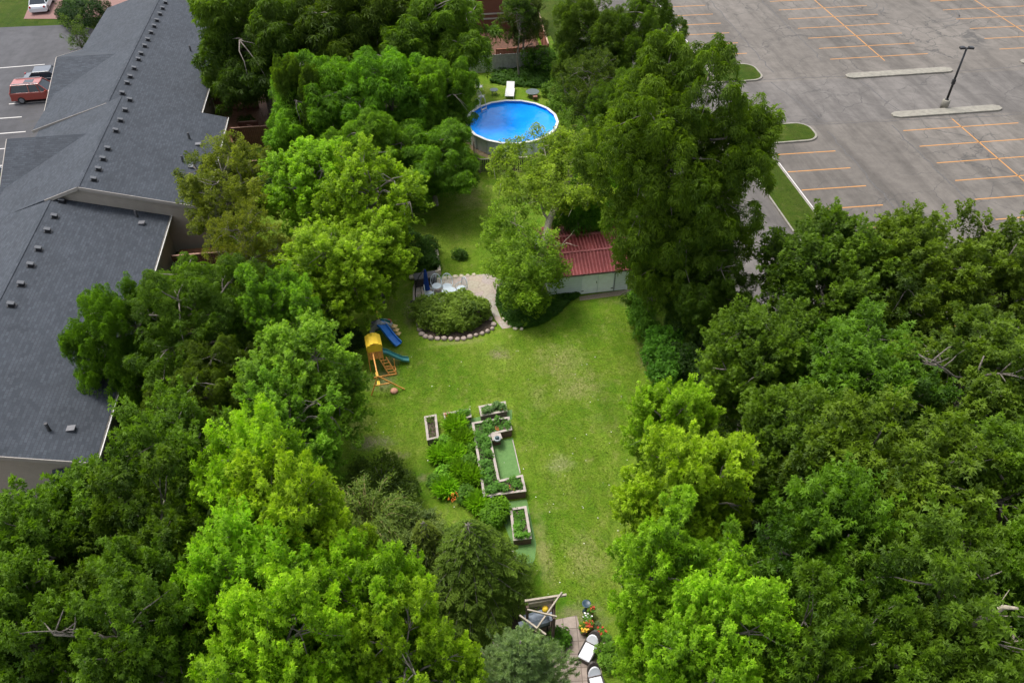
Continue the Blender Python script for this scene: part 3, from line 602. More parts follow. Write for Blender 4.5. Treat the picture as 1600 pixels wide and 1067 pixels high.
# ------------------------------------------------------------------ pool
PC_ = at(800, 189, 1.32); PR = 3.92; NP = 18
pool = empty('swimming_pool', (PC_.x, PC_.y, 0), 0, 'round above ground pool with blue water and white rim', 'pool')
m, n_, b, nd, lk = mat_base('pool_wall_metal'); x = noise(nd, lk, 2.2, 4); w = nd.new('ShaderNodeTexWave'); w.inputs['Scale'].default_value = 4; lk.new(x.inputs['Vector'].links[0].from_socket, w.inputs['Vector'])
lk.new(ramp(nd, lk, x.outputs[0], [(.3, (.58, .62, .66)), (.7, (.74, .77, .80))]).outputs[0], b.inputs['Base Color']); b.inputs['Roughness'].default_value = .45; POOLW = m
MB().lathe((0, 0, 0), [(PR - .06, .02), (PR - .06, 1.27)], NP * 2, False, False).build('wall', POOLW, pool)
m, n_, b, nd, lk = mat_base('pool_liner'); b.inputs['Base Color'].default_value = (.02, .30, .80, 1); b.inputs['Roughness'].default_value = .5; LINER = m
q = MB(); nn = 48; vs = [((PR - .1) * math.cos(2 * math.pi * i / nn), (PR - .1) * math.sin(2 * math.pi * i / nn), z) for z in (1.28, .05) for i in range(nn)]
q.add(vs, [(i, nn + i, nn + (i + 1) % nn, (i + 1) % nn) for i in range(nn)] + [tuple(range(nn, 2 * nn))]); q.build('liner', LINER, pool)
m, n_, b, nd, lk = mat_base('pool_water'); b.inputs['Base Color'].default_value = (.01, .26, .85, 1); b.inputs['Roughness'].default_value = .03; b.inputs['IOR'].default_value = 1.33; b.inputs['Specular IOR Level'].default_value = .5
x = noise(nd, lk, 1.6, 3, .5, dist=.8); bump(nd, lk, x.outputs[0], b, .35, .06)
lk.new(ramp(nd, lk, noise(nd, lk, .5, 2).outputs[0], [(.3, (.006, .24, .85)), (.7, (.012, .32, .98))]).outputs[0], b.inputs['Base Color']); WATER = m
MB().add([((PR - .1) * math.cos(2 * math.pi * i / nn), (PR - .1) * math.sin(2 * math.pi * i / nn), 1.08) for i in range(nn)], [tuple(range(nn))]).build('water', WATER, pool)
q = MB(); pt = lambda r_, i, z: (r_ * math.cos(2 * math.pi * (i + .5) / NP), r_ * math.sin(2 * math.pi * (i + .5) / NP), z)
for i in range(NP):
    v = [pt(PR - .14, i, 1.27), pt(PR + .10, i, 1.27), pt(PR + .10, i + .985, 1.27), pt(PR - .14, i + .985, 1.27)]; v += [(p[0], p[1], 1.325) for p in v]
    q.add(v, [(0, 1, 2, 3), (7, 6, 5, 4), (0, 4, 5, 1), (1, 5, 6, 2), (2, 6, 7, 3), (3, 7, 4, 0)])
q.build('rim', WHITE, pool, bevel=.012)
UPR = simple('pool_upright', (.5, .52, .54), .5, .08)
for i in range(NP): p = pt(PR + .0, i, .64); MB().box((p[0], p[1], .64), (.07, .16, 1.26), rz=2 * math.pi * (i + .5) / NP).build('upright', UPR, pool)
DIRT = simple('pool_side_dirt', (0.16, 0.12, 0.07), .95, .35, 3, bs=.7)
sheet('dirt_ring', [(PC_.x + (PR + .45 + .1 * math.sin(5 * t)) * math.cos(t), PC_.y + (PR + .45 + .1 * math.sin(5 * t)) * math.sin(t)) for t in [2 * math.pi * k / 40 for k in range(40)]], .006, DIRT, 'bare dirt ring around the pool')
# ladder
p = at(763, 168, 1.6); d = Vector((p.x - PC_.x, p.y - PC_.y, 0)).normalized(); ang = math.atan2(d.y, d.x)
ld = empty('pool_ladder', (PC_.x + d.x * (PR - .1), PC_.y + d.y * (PR - .1), 1.3), ang, 'white ladder hooked over the left pool rim', 'ladder')
for s in (-.3, .3):
    MB().tube([(.55, s, -1.3), (.35, s, .2), (.25, s, .75), (0, s, .85), (-.25, s, .75), (-.4, s, .2), (-.75, s, -1.1)], .035, 8).build('rail', WHITE, ld)
for k in range(4): MB().box((-.43 - .1 * k, 0, -.05 - .3 * k), (.16, .6, .04)).build('tread', WHITE, ld)
for k in range(4): MB().box((.40 + .04 * k, 0, -.05 - .3 * k), (.14, .6, .04)).build('tread', WHITE, ld)
# lounge chair and side tables behind the pool
def lounger(px_, py_, rz, label, s=1.0, back=35, cat='sun lounger', name='sun_lounger', mat_=WHITE, fr=None):
    p = at(px_, py_, 0); t = empty(name, p, rz, label, cat); fr = fr or mat_; k = s
    MB().box((0, -.35 * k, .34), (.6 * k, 1.3 * k, .05)).build('seat', mat_, t)
    MB().box((0, .30 * k + .33 * math.cos(R(back)), .34 + .33 * math.sin(R(back)) * k), (.6 * k, .75 * k, .05), rx=R(back)).build('backrest', mat_, t)
    for sx in (-.32, .32):
        for sy in (-.9, .25): MB().box((sx * k, sy * k, .17), (.05, .05, .34)).build('leg', fr, t)
        MB().box((sx * k, -.35 * k, .345), (.04, 1.34 * k, .07)).build('side_rail', fr, t)
    return t
lounger(797, 147, R(-11), 'white reclining sun lounger behind the pool', 1.25, 25)
def plastic_table(px_, py_, r_, label, m_):
    p = at(px_, py_, 0); t = empty('side_table', p, 0, label, 'table', None); MB().lathe((0, 0, .45), [(r_, 0), (r_ + .02, .02), (r_, .04)], 18).build('tabletop', m_, t)
    for k in range(4):
        a_ = R(45 + 90 * k); MB().tube([(r_ * .5 * math.cos(a_), r_ * .5 * math.sin(a_), .45), (r_ * .8 * math.cos(a_), r_ * .8 * math.sin(a_), 0)], .025, 6).build('leg', m_, t)
GT = simple('grey_green_plastic', (.11, .14, .14), .5)
plastic_table(772, 148, .38, 'small dark grey round table left of the pool lounger', GT); plastic_table(832, 151, .62, 'larger grey round table under the vines right of the lounger', GT)
q = empty('garden_stool', at(836, 157), 0, 'small brown box stool in front of the grey table', 'stool'); MB().box((0, 0, .38), (.4, .4, .06)).build('seat', simple('stool_brown', (.2, .09, .06), .7), q)
for sx in (-.16, .16):
    for sy in (-.16, .16): MB().box((sx, sy, .18), (.05, .05, .35)).build('leg', bpy.data.materials['stool_brown'], q)

def plastic_chair(loc, rz, label, s=1.0, rails=True, m_=WHITE, cat='chair', group=None):
    """open wire back garden chair with an arched back"""
    t = empty('garden_chair', loc, rz, label, cat, group)
    q = MB().lathe((0, 0, .42 * s), [(.27 * s, 0), (.28 * s, .02), (.27 * s, .04)], 16); q.build('seat', m_, t)
    arch = [(.30 * s * math.cos(R(a_)), .25 * s + .04 * math.sin(R(a_)), (.62 + .50 * math.sin(R(a_))) * s) for a_ in range(-20, 201, 20)]
    MB().tube(arch, .028, 6).build('back_frame', m_, t)
    q = MB()
    for k in (-.18, -.09, 0, .09, .18): q.tube([(k * s, .24 * s, .44 * s), (k * s, .27 * s, (.62 + .46 * math.sqrt(max(0, 1 - (k / .3) ** 2))) * s)], .012, 5)
    q.build('back_rods', m_, t)
    for sx in (-1, 1): MB().tube([(sx * .28 * s, .25 * s, .66 * s), (sx * .32 * s, 0, .66 * s), (sx * .28 * s, -.22 * s, .60 * s), (sx * .24 * s, -.22 * s, .43 * s)], .022, 6).build('armrest', m_, t)
    for sx in (-1, 1):
        for sy in (-1, 1): MB().tube([(sx * .2 * s, sy * .2 * s, .43 * s), (sx * .26 * s, sy * .27 * s, 0)], .022, 6).build('leg', m_, t)
    return t
plastic_chair(at(749, 143), 2.0, 'white garden chair left of the pool half hidden by walnut leaves', 1.1); plastic_chair(at(752, 158), 2.3, 'white garden chair at the left pool rim beside the ladder', 1.0)
# wire fence and dark trellis between pool and yard
FW = simple('old_fence_wood', (.20, .15, .11), .9, .3)
tf = empty('wire_fence', at(748, 255), 0, 'thin post and wire fence left of the pool', 'fence')
a = at(748, 240) ; base = at(748, 255)
for (q, w) in ((748, 268), (741, 242), (735, 215)): p = at(q, w) - base; MB().box((p.x, p.y, .6), (.08, .08, 1.2)).build('post', FW, tf)
q = MB(); P_ = [at(*k) - base for k in ((748, 268), (741, 242), (735, 215))]
for z in (.3, .6, .9, 1.15):
    for i in range(2): q.tube([P_[i] + Vector((0, 0, z)), P_[i + 1] + Vector((0, 0, z))], .012, 4)
q.build('wires', FW, tf)
TRE = simple('dark_trellis', (.05, .042, .04), .9, .3)
tr_ = empty('trellis_screen', at(750, 270), 0, 'dark lattice screen between the pool and the half dead tree', 'fence'); a = Vector((0, 0, 0)); b_ = at(830, 266) - at(750, 270)
q = MB(); n = 26
for i in range(n):
    c = b_ * (i + .5) / n; q.box((c.x, c.y, .6), (.115, .03, 1.1))
q.build('panel', TRE, tr_)
MB().beam((0, 0, 1.2), (b_.x, b_.y, 1.2), .1, .06).build('top_rail', simple('pale_rail', (.42, .36, .30), .8), tr_)
for i in range(4): c = b_ * i / 3; MB().box((c.x, c.y, .62), (.12, .12, 1.24)).build('post', FW, tr_)

# ------------------------------------------------------------------ shed
def shed():
    W_ = 5.55; D_ = 5.2; H_ = 1.95; o = at(859, 465); o2 = at(979, 452); ang = math.atan2(o2.y - o.y, o2.x - o.x); W_ = (o2 - o).length
    s = empty('garden_shed', o, ang, 'pale grey shed with red ribbed metal gambrel roof beside the ivy', 'shed')
    SW = siding('shed_grey_paint', (.72, .76, .78), 'Z', .2, .01); DW = simple('shed_door_white', (.84, .86, .87), .55, .06, 3)
    zb, zr = H_ + .62, H_ + .92; yb = 1.25
    prof = [(0, 0), (D_, 0), (D_, H_), (D_ - yb, zb), (D_ / 2, zr), (yb, zb), (0, H_)]
    v = [(0, p[0], p[1]) for p in prof] + [(W_, p[0], p[1]) for p in prof]; n = len(prof)
    MB().add(v, [tuple(range(n)), tuple(range(n, 2 * n))[::-1]] + [(i, n + i, n + (i + 1) % n, (i + 1) % n) for i in range(n)]).build('wall', SW, s)
    m, n_, b, nd, lk = mat_base('red_ribbed_metal'); x = noise(nd, lk, 1.2, 5, .6); x2 = noise(nd, lk, 9, 4)
    c = ramp(nd, lk, x.outputs[0], [(.3, (.20, .022, .022)), (.7, (.32, .05, .05))]).outputs[0]; lk.new(mix(nd, lk, .3, c, ramp(nd, lk, x2.outputs[0], [(.4, (.14, .03, .03)), (.65, (.32, .09, .085))]).outputs[0]), b.inputs['Base Color'])
    b.inputs['Roughness'].default_value = .5; RED = m
    sec = [(-.25, H_ - .12), (yb - .05, zb + .05), (D_ / 2, zr + .06), (D_ - yb + .05, zb + .05), (D_ + .25, H_ - .12)]
    rp = MB(); rb = MB()
    for i in range(4):
        (y0, z0), (y1, z1) = sec[i], sec[i + 1]
        rp.add([(-.15, y0, z0), (W_ + .15, y0, z0), (W_ + .15, y1, z1), (-.15, y1, z1), (-.15, y0, z0 - .03), (W_ + .15, y0, z0 - .03), (W_ + .15, y1, z1 - .03), (-.15, y1, z1 - .03)], [(0, 1, 2, 3), (4, 7, 6, 5), (0, 4, 5, 1), (1, 5, 6, 2), (2, 6, 7, 3), (3, 7, 4, 0)])
        nr = 24
        for k in range(nr + 1):
            xx = -.13 + (W_ + .26) * k / nr; rb.beam((xx, y0, z0 + .03), (xx, y1, z1 + .03), .085, .06)
    ro = rp.build('roof', RED, s); rb.build('roof_rib', simple('pale_red_ribs', (.38, .10, .10), .5, .2, 3, bs=0), ro)  # crest highlights put into the colour: ribs paler red than the roof sheet
    MB().box((W_ / 2, yb - .05, zb + .085), (W_ + .3, .16, .04)).build('ridge_flashing', simple('pink_flashing', (.46, .15, .15), .5), s); MB().box((W_ / 2, D_ / 2, zr + .10), (W_ + .3, .2, .04)).build('ridge_flashing', bpy.data.materials['pink_flashing'], s)
    MB().box((W_ / 2, -.26, H_ - .15), (W_ + .3, .03, .1)).build('fascia', simple('shed_fascia', (.10, .06, .06), .6), s)
    for k, x0 in enumerate((.40, .61)):
        w_ = .205 * W_; d = MB(); d.box((x0 * W_ + w_ / 2, -.035, 1.0 - .06), (w_ - .02, .05, 1.74)); do = d.build('door', DW, s, bevel=.008)
        for zz in (.3, 1.6): hp = MB().box((x0 * W_ + (.08 if k == 0 else w_ - .08), -.07, zz), (.16, .02, .05)).build('hinge', BLACK, do)
        if k == 0: MB().box((x0 * W_ + w_ - .08, -.075, .95), (.03, .03, .16)).build('handle', BLACK, do)
    MB().box((.415 * W_ - .06 * 0, -.03, .95), (.03, .02, 1.8)).box((.828 * W_, -.03, .95), (.05, .03, 1.85)).build('trim', simple('dark_trim', (.22, .24, .25), .6), s)
    for x_ in (.03, W_ - .03): MB().box((x_, -.02, H_ / 2 - .08), (.09, .05, H_ - .2)).build('corner_board', DW, s)
    return s, o, ang, W_
SHED, so, sang, SW_ = shed()
sheet('gravel_strip', [at(905, 463.5), at(1000, 449.5), at(1003, 457), at(906, 470)], .008, simple('shed_gravel', (.24, .19, .14), .95, .3, 14), 'narrow gravel strip in front of the shed doors')

# ------------------------------------------------------------------ stone patio and path
m, n_, b, nd, lk = mat_base('flagstone'); tc = nd.new('ShaderNodeTexCoord'); dn = noise(nd, lk, 1.2, 3, vec=tc.outputs['Object']); vm = nd.new('ShaderNodeVectorMath'); vm.operation = 'MULTIPLY_ADD'; vm.inputs[1].default_value = (.5, .5, 0)
lk.new(dn.outputs['Color'], vm.inputs[0]); lk.new(tc.outputs['Object'], vm.inputs[2])
vo = nd.new('ShaderNodeTexVoronoi'); vo.inputs['Scale'].default_value = 1.5; lk.new(vm.outputs[0], vo.inputs['Vector']); ve = nd.new('ShaderNodeTexVoronoi'); ve.feature = 'DISTANCE_TO_EDGE'; ve.inputs['Scale'].default_value = 1.5; lk.new(vm.outputs[0], ve.inputs['Vector'])
x = noise(nd, lk, 7, 6, .7); c = ramp(nd, lk, x.outputs[0], [(.25, (.26, .22, .18)), (.7, (.44, .38, .32))]).outputs[0]; c = mix(nd, lk, .08, c, vo.outputs['Color'], 'SOFT_LIGHT')
e = ramp(nd, lk, ve.outputs['Distance'], [(.0, .55), (.035, 1)]); c = mix(nd, lk, e.outputs[0], (.19, .16, .10), c); gm = noise(nd, lk, .8, 5, .7); gr = ramp(nd, lk, gm.outputs[0], [(.58, 0), (.72, .55)]); c = mix(nd, lk, gr.outputs[0], c, (.13, .15, .05))
lk.new(c, b.inputs['Base Color']); b.inputs['Roughness'].default_value = .9; bump(nd, lk, e.outputs[0], b, .5, .02); FLAG = m
sheet('stone_patio', [at(*k) for k in ((645, 450), (648, 440), (700, 436), (715, 432), (740, 430), (763, 428), (790, 440), (788, 452), (776, 466), (776, 480), (783, 498), (798, 512), (785, 514), (774, 500), (765, 482), (758, 470), (645, 474))], .012, FLAG, 'worn flagstone patio and curving path')
def stone_row(name, pts, label, size=.3, h=.22, seed=1, m_=None, group=None, cat='edging'):
    """row of rounded rocks with gaps, one loose border"""
    rr = random.Random(seed); q = MB(); out = []; P_ = [at(*k) for k in pts]; ORD = 'first second third fourth fifth sixth seventh eighth ninth tenth eleventh twelfth thirteenth fourteenth fifteenth sixteenth seventeenth eighteenth nineteenth twentieth'.split()
    for i in range(len(P_) - 1):
        L_ = (P_[i + 1] - P_[i]).length; n = max(1, int(L_ / (size * 1.05)))
        for k in range(n):
            c = P_[i].lerp(P_[i + 1], (k + .5) / n); s_ = size * rr.uniform(.7, 1.15) * .55; hh = h * rr.uniform(.7, 1.2)
            prof = [(s_ * .8, -.03), (s_ * 1.0, hh * .35), (s_ * .85, hh * .75), (s_ * .4, hh)]
            st = MB().lathe((0, 0, 0), prof, 7); j = [(x_ * rr.uniform(.8, 1.2), y_ * rr.uniform(.8, 1.2), z_) for x_, y_, z_ in st.v]; st.v = [(x_ + 0, y_, z_) for x_, y_, z_ in j]
            o = st.build('rock', m_, None); o.location = (c.x, c.y, 0); out.append(tag(o, ORD[len(out)] + ' ' + label if len(out) < 20 else label, 'rock', group))
    return out
ROCK = simple('pink_grey_rock', (.36, .29, .25), .9, .3, 5, bs=.5); ROCKY = simple('yellow_limestone', (.46, .41, .30), .9, .25, 5, bs=.5)
stone_row('rock', ((655, 505), (656, 520), (668, 529), (720, 531), (758, 521), (773, 513), (770, 503), (762, 494)), 'pinkish rock of the bush border, counted from its left end', .34, .2, 2, ROCK, 'rocks edging the bush bed')
stone_row('rock', ((784, 488), (790, 502), (800, 513), (820, 515)), 'pale limestone block between path and ivy, counted from the back', .3, .14, 3, ROCKY, 'stones edging the ivy')
stone_row('rock', ((648, 441), (690, 435.5), (716, 432), (745, 429)), 'flat pale stone along the back patio edge, counted from the left', .34, .08, 4, ROCKY, 'stones along the back of the patio')
sheet('bush_bed', [at(*k) for k in ((652, 478), (655, 520), (668, 529), (720, 531), (758, 521), (773, 513), (764, 482))], .016, SOIL, 'dark soil bed under the big leafy bush')
# stone wall strip with timber
q = empty('timber_edging', at(684, 415), 0, 'pale timber edging beside the dark bushes behind the patio', 'edging'); base = at(684, 415); TIMB = simple('pale_timber', (.46, .40, .31), .85, .2)
A, B, C_ = at(682, 392) - base, at(687, 430) - base, at(680, 432) - base
MB().beam(A + Vector((0, 0, .2)), B + Vector((0, 0, .2)), .2, .4).build('board', TIMB, q); MB().beam(B + Vector((0.1, 0.12, .18)), C_ + Vector((-.1, 0.12, .18)), .16, .34).build('board', TIMB, q)
# storage box
p = at(665, 443); q = empty('storage_box', p, R(6), 'dark brown deck storage box at the back of the patio', 'storage box'); DB = simple('dark_resin', (.035, .024, .026), .6)
MB().box((0, 0, .33), (1.45, .62, .62)).build('body', DB, q, bevel=.02); MB().box((0, 0, .68), (1.52, .70, .09)).build('lid', simple('grey_resin_lid', (.06, .058, .06), .55), q, bevel=.02)
p = at(644, 436); q = MB(); q.lathe((0, 0, 0), [(.12, 0), (.2, .1), (.2, .22), (.1, .3)], 12); o = q.build('stone_ball', ROCKY); o.location = p; tag(o, 'small pale round stone left of the storage box', 'stone')
PWH = simple('pale_blue_white_metal', (.55, .62, .66), .45, .05, 3, bs=0)
plastic_chair(at(683, 456), R(6), 'white arched chair next to the blue umbrella', 1.15, m_=PWH, group='white chairs on the patio'); plastic_chair(at(699, 457), R(-8), 'white arched chair in the middle of the patio set', 1.2, m_=PWH, group='white chairs on the patio')
plastic_chair(at(721, 459), R(-60), 'white arched chair at the right end of the patio set facing left', 1.1, m_=PWH, group='white chairs on the patio'); plastic_chair(at(672, 468), R(90), 'white chair behind the closed umbrella', 1.1, m_=PWH, group='white chairs on the patio')
t = empty('patio_table', at(703, 469), 0, 'round white metal patio table partly under the bush', 'table'); MB().lathe((0, 0, .70), [(.50, 0), (.52, .02), (.50, .04)], 24).build('tabletop', PWH, t)
for k in range(4): a_ = R(45 + 90 * k); MB().tube([(.3 * math.cos(a_), .3 * math.sin(a_), .7), (.5 * math.cos(a_), .5 * math.sin(a_), 0)], .03, 6).build('leg', PWH, t)
# cantilever umbrella, closed
p = at(668, 466); BLUE = simple('blue_canvas', (.008, .05, .26), .8, .25, 8, bs=.3); t = empty('closed_umbrella', at(650, 476), 0, 'closed blue umbrella hanging from a curved black arm', 'umbrella'); b0 = at(650, 476); r_ = p - b0
MB().tube([(0, 0, 0), (.02, .05, .9), (.12, .1, 1.5), (.35, .2, 2.1), (r_.x - .02, r_.y, 2.45)], .035, 8).build('pole', BLACK, t); MB().tube([(.08, .08, 1.3), (.4, .15, 1.5), (.42, .12, .9), (.5, .1, .1)], .02, 6).build('brace', BLACK, t)
MB().box((0, 0, .05), (.7, .7, .08)).build('base', BLACK, t)
q = MB(); nn = 12; prof = [(.02, 2.42), (.07, 2.3), (.12, 2.0), (.15, 1.5), (.19, 1.0), (.24, .75)]; vs = []
for rr_, z in prof:
    for k in range(nn * 2): f_ = 1 if k % 2 else .62; a_ = math.pi * k / nn; vs.append((r_.x + rr_ * f_ * math.cos(a_), r_.y + rr_ * f_ * math.sin(a_), z))
M2 = nn * 2; q.add(vs, [(i * M2 + k, i * M2 + (k + 1) % M2, (i + 1) * M2 + (k + 1) % M2, (i + 1) * M2 + k) for i in range(len(prof) - 1) for k in range(M2)] + [tuple(range(M2)), tuple(range((len(prof) - 1) * M2, len(prof) * M2))[::-1]]); q.build('canopy', BLUE, t)
# ------------------------------------------------------------------ raised planters
CAPP = simple('planter_cap_pale', (.35, .30, .265), .7, .2, 5, bs=.1); SIDE = siding('planter_side_brown', (.125, .060, .055), 'Z', .17, .012, .2); SIDEG = siding('planter_side_grey', (.15, .11, .12), 'Z', .17, .012, .2)
def veg(parent, poly, z, n, colr, seed, Ls=.15, hgt=.4, flowers_=0, lush=None):
    """leafy vegetables growing in a bed, one foliage mesh"""
    g = np.random.default_rng(seed); global rng; rng = g; P_ = np.array([[p[0], p[1]] for p in poly]); lo, hi = P_.min(0), P_.max(0); pts = []
    while len(pts) < n:
        q = g.uniform(lo, hi, (n, 2)); ins = np.zeros(n, bool); j = len(P_) - 1
        for i in range(len(P_)): c = ((P_[i, 1] > q[:, 1]) != (P_[j, 1] > q[:, 1])) & (q[:, 0] < (P_[j, 0] - P_[i, 0]) * (q[:, 1] - P_[i, 1]) / (P_[j, 1] - P_[i, 1] + 1e-9) + P_[i, 0]); ins ^= c; j = i
        pts += list(q[ins])
    q = np.array(pts[:n]); c0 = q[g.integers(0, n, max(3, n // 110))]; dist = np.min(np.linalg.norm(q[:, None] - c0[None], axis=2), 1); keep = (dist < .20) | (g.random(n) < .25); q = q[keep]; dist = dist[keep]; n = len(q)
    top = hgt * np.clip(1.15 - dist * 2.6, .15, 1.1); zz = z + top * g.random(n) ** .6; P = np.column_stack([q, zz]); th = g.random(n) * 6.28; D = nrm(np.column_stack([np.cos(th), np.sin(th), g.normal(.2, .35, n)])); Nn = nrm(np.array([0, 0, 1.]) + g.normal(0, .35, (n, 3))); L_ = Ls * (.6 + .8 * g.random(n))
    V, T_ = leaf_arrays(P, D, Nn, L_, L_ * .6, .3 + .5 * (zz - z) / hgt + g.normal(0, .13, n), 3); o = bpy.data.objects.new('vegetables', mesh_from_leaves('vegetables', V, T_, LEAF)); col.objects.link(o); o.color = (*colr, 1); o.parent = parent; return o
def planter(corners, zt, label, colr, seed, n=900, side=SIDE, hgt=.4, Ls=.14, cat='planter', soil=SOIL, flor=None):
    C_ = [at(q, w, zt) for q, w in corners]; base = Vector((sum(c.x for c in C_) / len(C_), sum(c.y for c in C_) / len(C_), 0)); t = empty('raised_planter', base, 0, label, cat, None)
    L_ = [Vector((c.x - base.x, c.y - base.y, 0)) for c in C_]; n_ = len(L_); area = sum(L_[i].x * L_[(i + 1) % n_].y - L_[(i + 1) % n_].x * L_[i].y for i in range(n_))
    if area < 0: L_ = L_[::-1]
    def inset(d):
        out = []
        for i in range(n_):
            a_, b_, c_ = L_[i - 1], L_[i], L_[(i + 1) % n_]; e1 = (b_ - a_).normalized(); e2 = (c_ - b_).normalized(); n1 = Vector((-e1.y, e1.x, 0)); n2 = Vector((-e2.y, e2.x, 0)); k = n1 + n2; out.append(b_ + k * (d / max(.3, k.dot(n1))))
        return out
    def ring(d0, d1, z0, z1, nm, m_):
        A, B = inset(d0), inset(d1); v = []
        for P in ((A, z0), (B, z0), (A, z1), (B, z1)): v += [(p.x, p.y, P[1]) for p in P[0]]
        f = []
        for i in range(n_):
            j = (i + 1) % n_; f += [(i, j, 2 * n_ + j, 2 * n_ + i), (n_ + j, n_ + i, 3 * n_ + i, 3 * n_ + j), (2 * n_ + i, 2 * n_ + j, 3 * n_ + j, 3 * n_ + i), (j, i, n_ + i, n_ + j)]
        return MB().add(v, f).build(nm, m_, t)
    ring(.03, .08, 0, zt - .03, 'side_boards', side); ring(0, .13, zt - .03, zt + .012, 'cap', CAPP)
    I = inset(.085); MB().prism([(p.x, p.y) for p in I], .05, zt - .10).build('soil', soil, t); veg(t, [(p.x, p.y) for p in I], zt - .09, n, colr, seed, Ls, hgt)
    if flor:
        for (q, w, r_, k) in flor:
            p = at(q, w, zt); rr = random.Random(seed); fl = MB()
            for i in range(k):
                c = Vector((p.x - base.x + rr.uniform(-r_, r_), p.y - base.y + rr.uniform(-r_, r_), zt + rr.uniform(-.02, .12))); fl.add([c + Vector((0, 0, -.02))] + [c + Vector((math.cos(1.05 * j) * .035, math.sin(1.05 * j) * .035, rr.uniform(0, .02))) for j in range(6)], [(0, j + 1, (j + 1) % 6 + 1) for j in range(6)])
            fl.build('flowers', simple('marigold', (.50, .16, .03), .6, .25), t)
    return t
VG = (.085, .21, .03); VB = (.11, .22, .09)
planter([(662.5, 650.5), (682, 647), (686, 684), (667, 688)], .5, 'narrow upright planter standing furthest left', (.08, .15, .03), 501, 300, SIDEG, .22, .08)
planter([(692.5, 645.5), (734.5, 638), (737, 651.5), (696, 659)], .5, 'planter with orange flowers at its left end', VG, 502, 420, SIDEG, .32, flor=[(698, 649, .14, 16)])
planter([(747.5, 634.5), (790, 626.5), (793, 642.5), (751, 650.5)], .5, 'planter with tall bluish leaves and orange flowers at its right end', VB, 503, 560, SIDEG, .42, flor=[(786, 638, .14, 16)])
planter([(737, 660), (796, 650.5), (800.5, 671.5), (766, 679), (781, 749.5), (817, 741), (822.5, 767.5), (755, 776)], .55, 'large C shaped planter wrapped around the green turf', (.08, .21, .04), 504, 3000, SIDE, .38, .14, flor=[(775, 672, .15, 8), (797, 765, .2, 10)])
planter([(796, 794), (822.5, 790), (831, 841), (802, 844.5)], .5, 'long upright planter below the large planter', (.085, .23, .025), 505, 900, SIDE, .36)
q = empty('timber_edging', at(806, 875), 0, 'two short pale edging boards below the long planter', 'edging'); base = at(806, 875)
for a_, b_ in (((799, 859), (805, 875)), ((807, 886), (812, 895))): A, B = at(*a_) - base, at(*b_) - base; MB().beam(A + Vector((0, 0, .09)), B + Vector((0, 0, .09)), .12, .18).build('board', CAPP, q)
m, n_, b, nd, lk = mat_base('artificial_turf'); x = noise(nd, lk, 5, 5, .7); x2 = noise(nd, lk, 60, 3, .8); c = ramp(nd, lk, x.outputs[0], [(.3, (.070, .165, .035)), (.7, (.11, .22, .055))]).outputs[0]; c = mix(nd, lk, 1, c, ramp(nd, lk, x2.outputs[0], [(.3, .7), (.7, 1.3)]).outputs[0], 'MULTIPLY'); lk.new(c, b.inputs['Base Color']); b.inputs['Roughness'].default_value = .8; bump(nd, lk, x2.outputs[0], b, .5, .02); TURF = m
TG = []
sheet('turf_mat', [at(*k) for k in ((768, 690), (801, 684), (815, 748), (784, 756))], .012, TURF, 'green artificial turf inside the large planter')
sheet('turf_mat', [at(*k) for k in ((775, 786), (823, 780), (838, 850), (836, 872), (828, 890), (812, 896), (800, 850))], .012, TURF, 'green artificial turf around the long planter')
sheet('turf_mat', [at(*k) for k in ((690, 664), (800, 640), (800, 655), (700, 676))], .0125, TURF, 'green artificial turf between the three planters')
q = MB(); A, B = at(801, 688), at(813, 740); q.beam((A.x, A.y, .03), (B.x, B.y, .03), .05, .06); tag(q.build('edging_board', CAPP), 'thin pale board along the open side of the turf', 'edging')
p = at(776, 692); t = empty('plant_stand', p, R(8), 'small square pedestal table with a dark pot in the planter corner', 'plant stand')
MB().box((0, 0, .52), (.55, .45, .06)).build('tabletop', CAPP, t, bevel=.01); MB().box((0, 0, .25), (.4, .32, .48)).build('pedestal', SIDE, t)
p = at(777, 687, .55); t = empty('plant_pot', p, 0, 'round grey pot with a dark centre on the square pedestal', 'plant pot'); GRP = simple('grey_pot', (.33, .36, .38), .6)
MB().lathe((0, 0, 0), [(.10, 0), (.19, .03), (.2, .12), (.15, .16), (.12, .1)], 16).build('pot', GRP, t); MB().lathe((0, 0, .1), [(.12, 0), (.1, .12), (.04, .15)], 12).build('cap', simple('dark_teal', (.02, .06, .07), .4), t)

# ------------------------------------------------------------------ play tower
WO = simple('orange_stained_timber', (.68, .31, .07), .65, .22, 5, bs=.15); YEL = simple('yellow_canvas', (.82, .54, .03), .6, .1, 3); YPL = simple('yellow_plastic', (.80, .56, .06), .4, .06, 3); GSL = simple('green_slide_plastic', (.04, .20, .20), .35, .15, 3); BSL = simple('blue_slide_plastic', (.01, .16, .56), .3, .12, 3)
base = at(589, 571); pt_ = empty('play_tower', base, R(6), 'wooden play tower with yellow canopy, green slide and swing beam', 'play set'); pt_.scale = (.69, .69, .76)
s_ = .72; H_ = 2.55
for sx in (-s_, s_):
    for sy in (-.6, .6): MB().box((sx * .85, sy, H_ / 2), (.09, .09, H_)).build('post', WO, pt_)
MB().box((0, 0, 1.25), (1.3, 1.25, .06)).build('platform', WO, pt_)
q = MB()
for z in (1.5, 1.75): q.box((0, .62, z), (1.3, .03, .12)); q.box((-.64, 0, z), (.03, 1.2, .12))
for k in range(5): q.box((-.5 + .25 * k, -.62, 1.6), (.1, .03, .65))
q.build('railing', WO, pt_)
q = MB(); prof = [(-.68, 2.35), (-.66, 2.62), (-.35, 2.86), (0, 2.94), (.35, 2.86), (.66, 2.62), (.68, 2.35)]
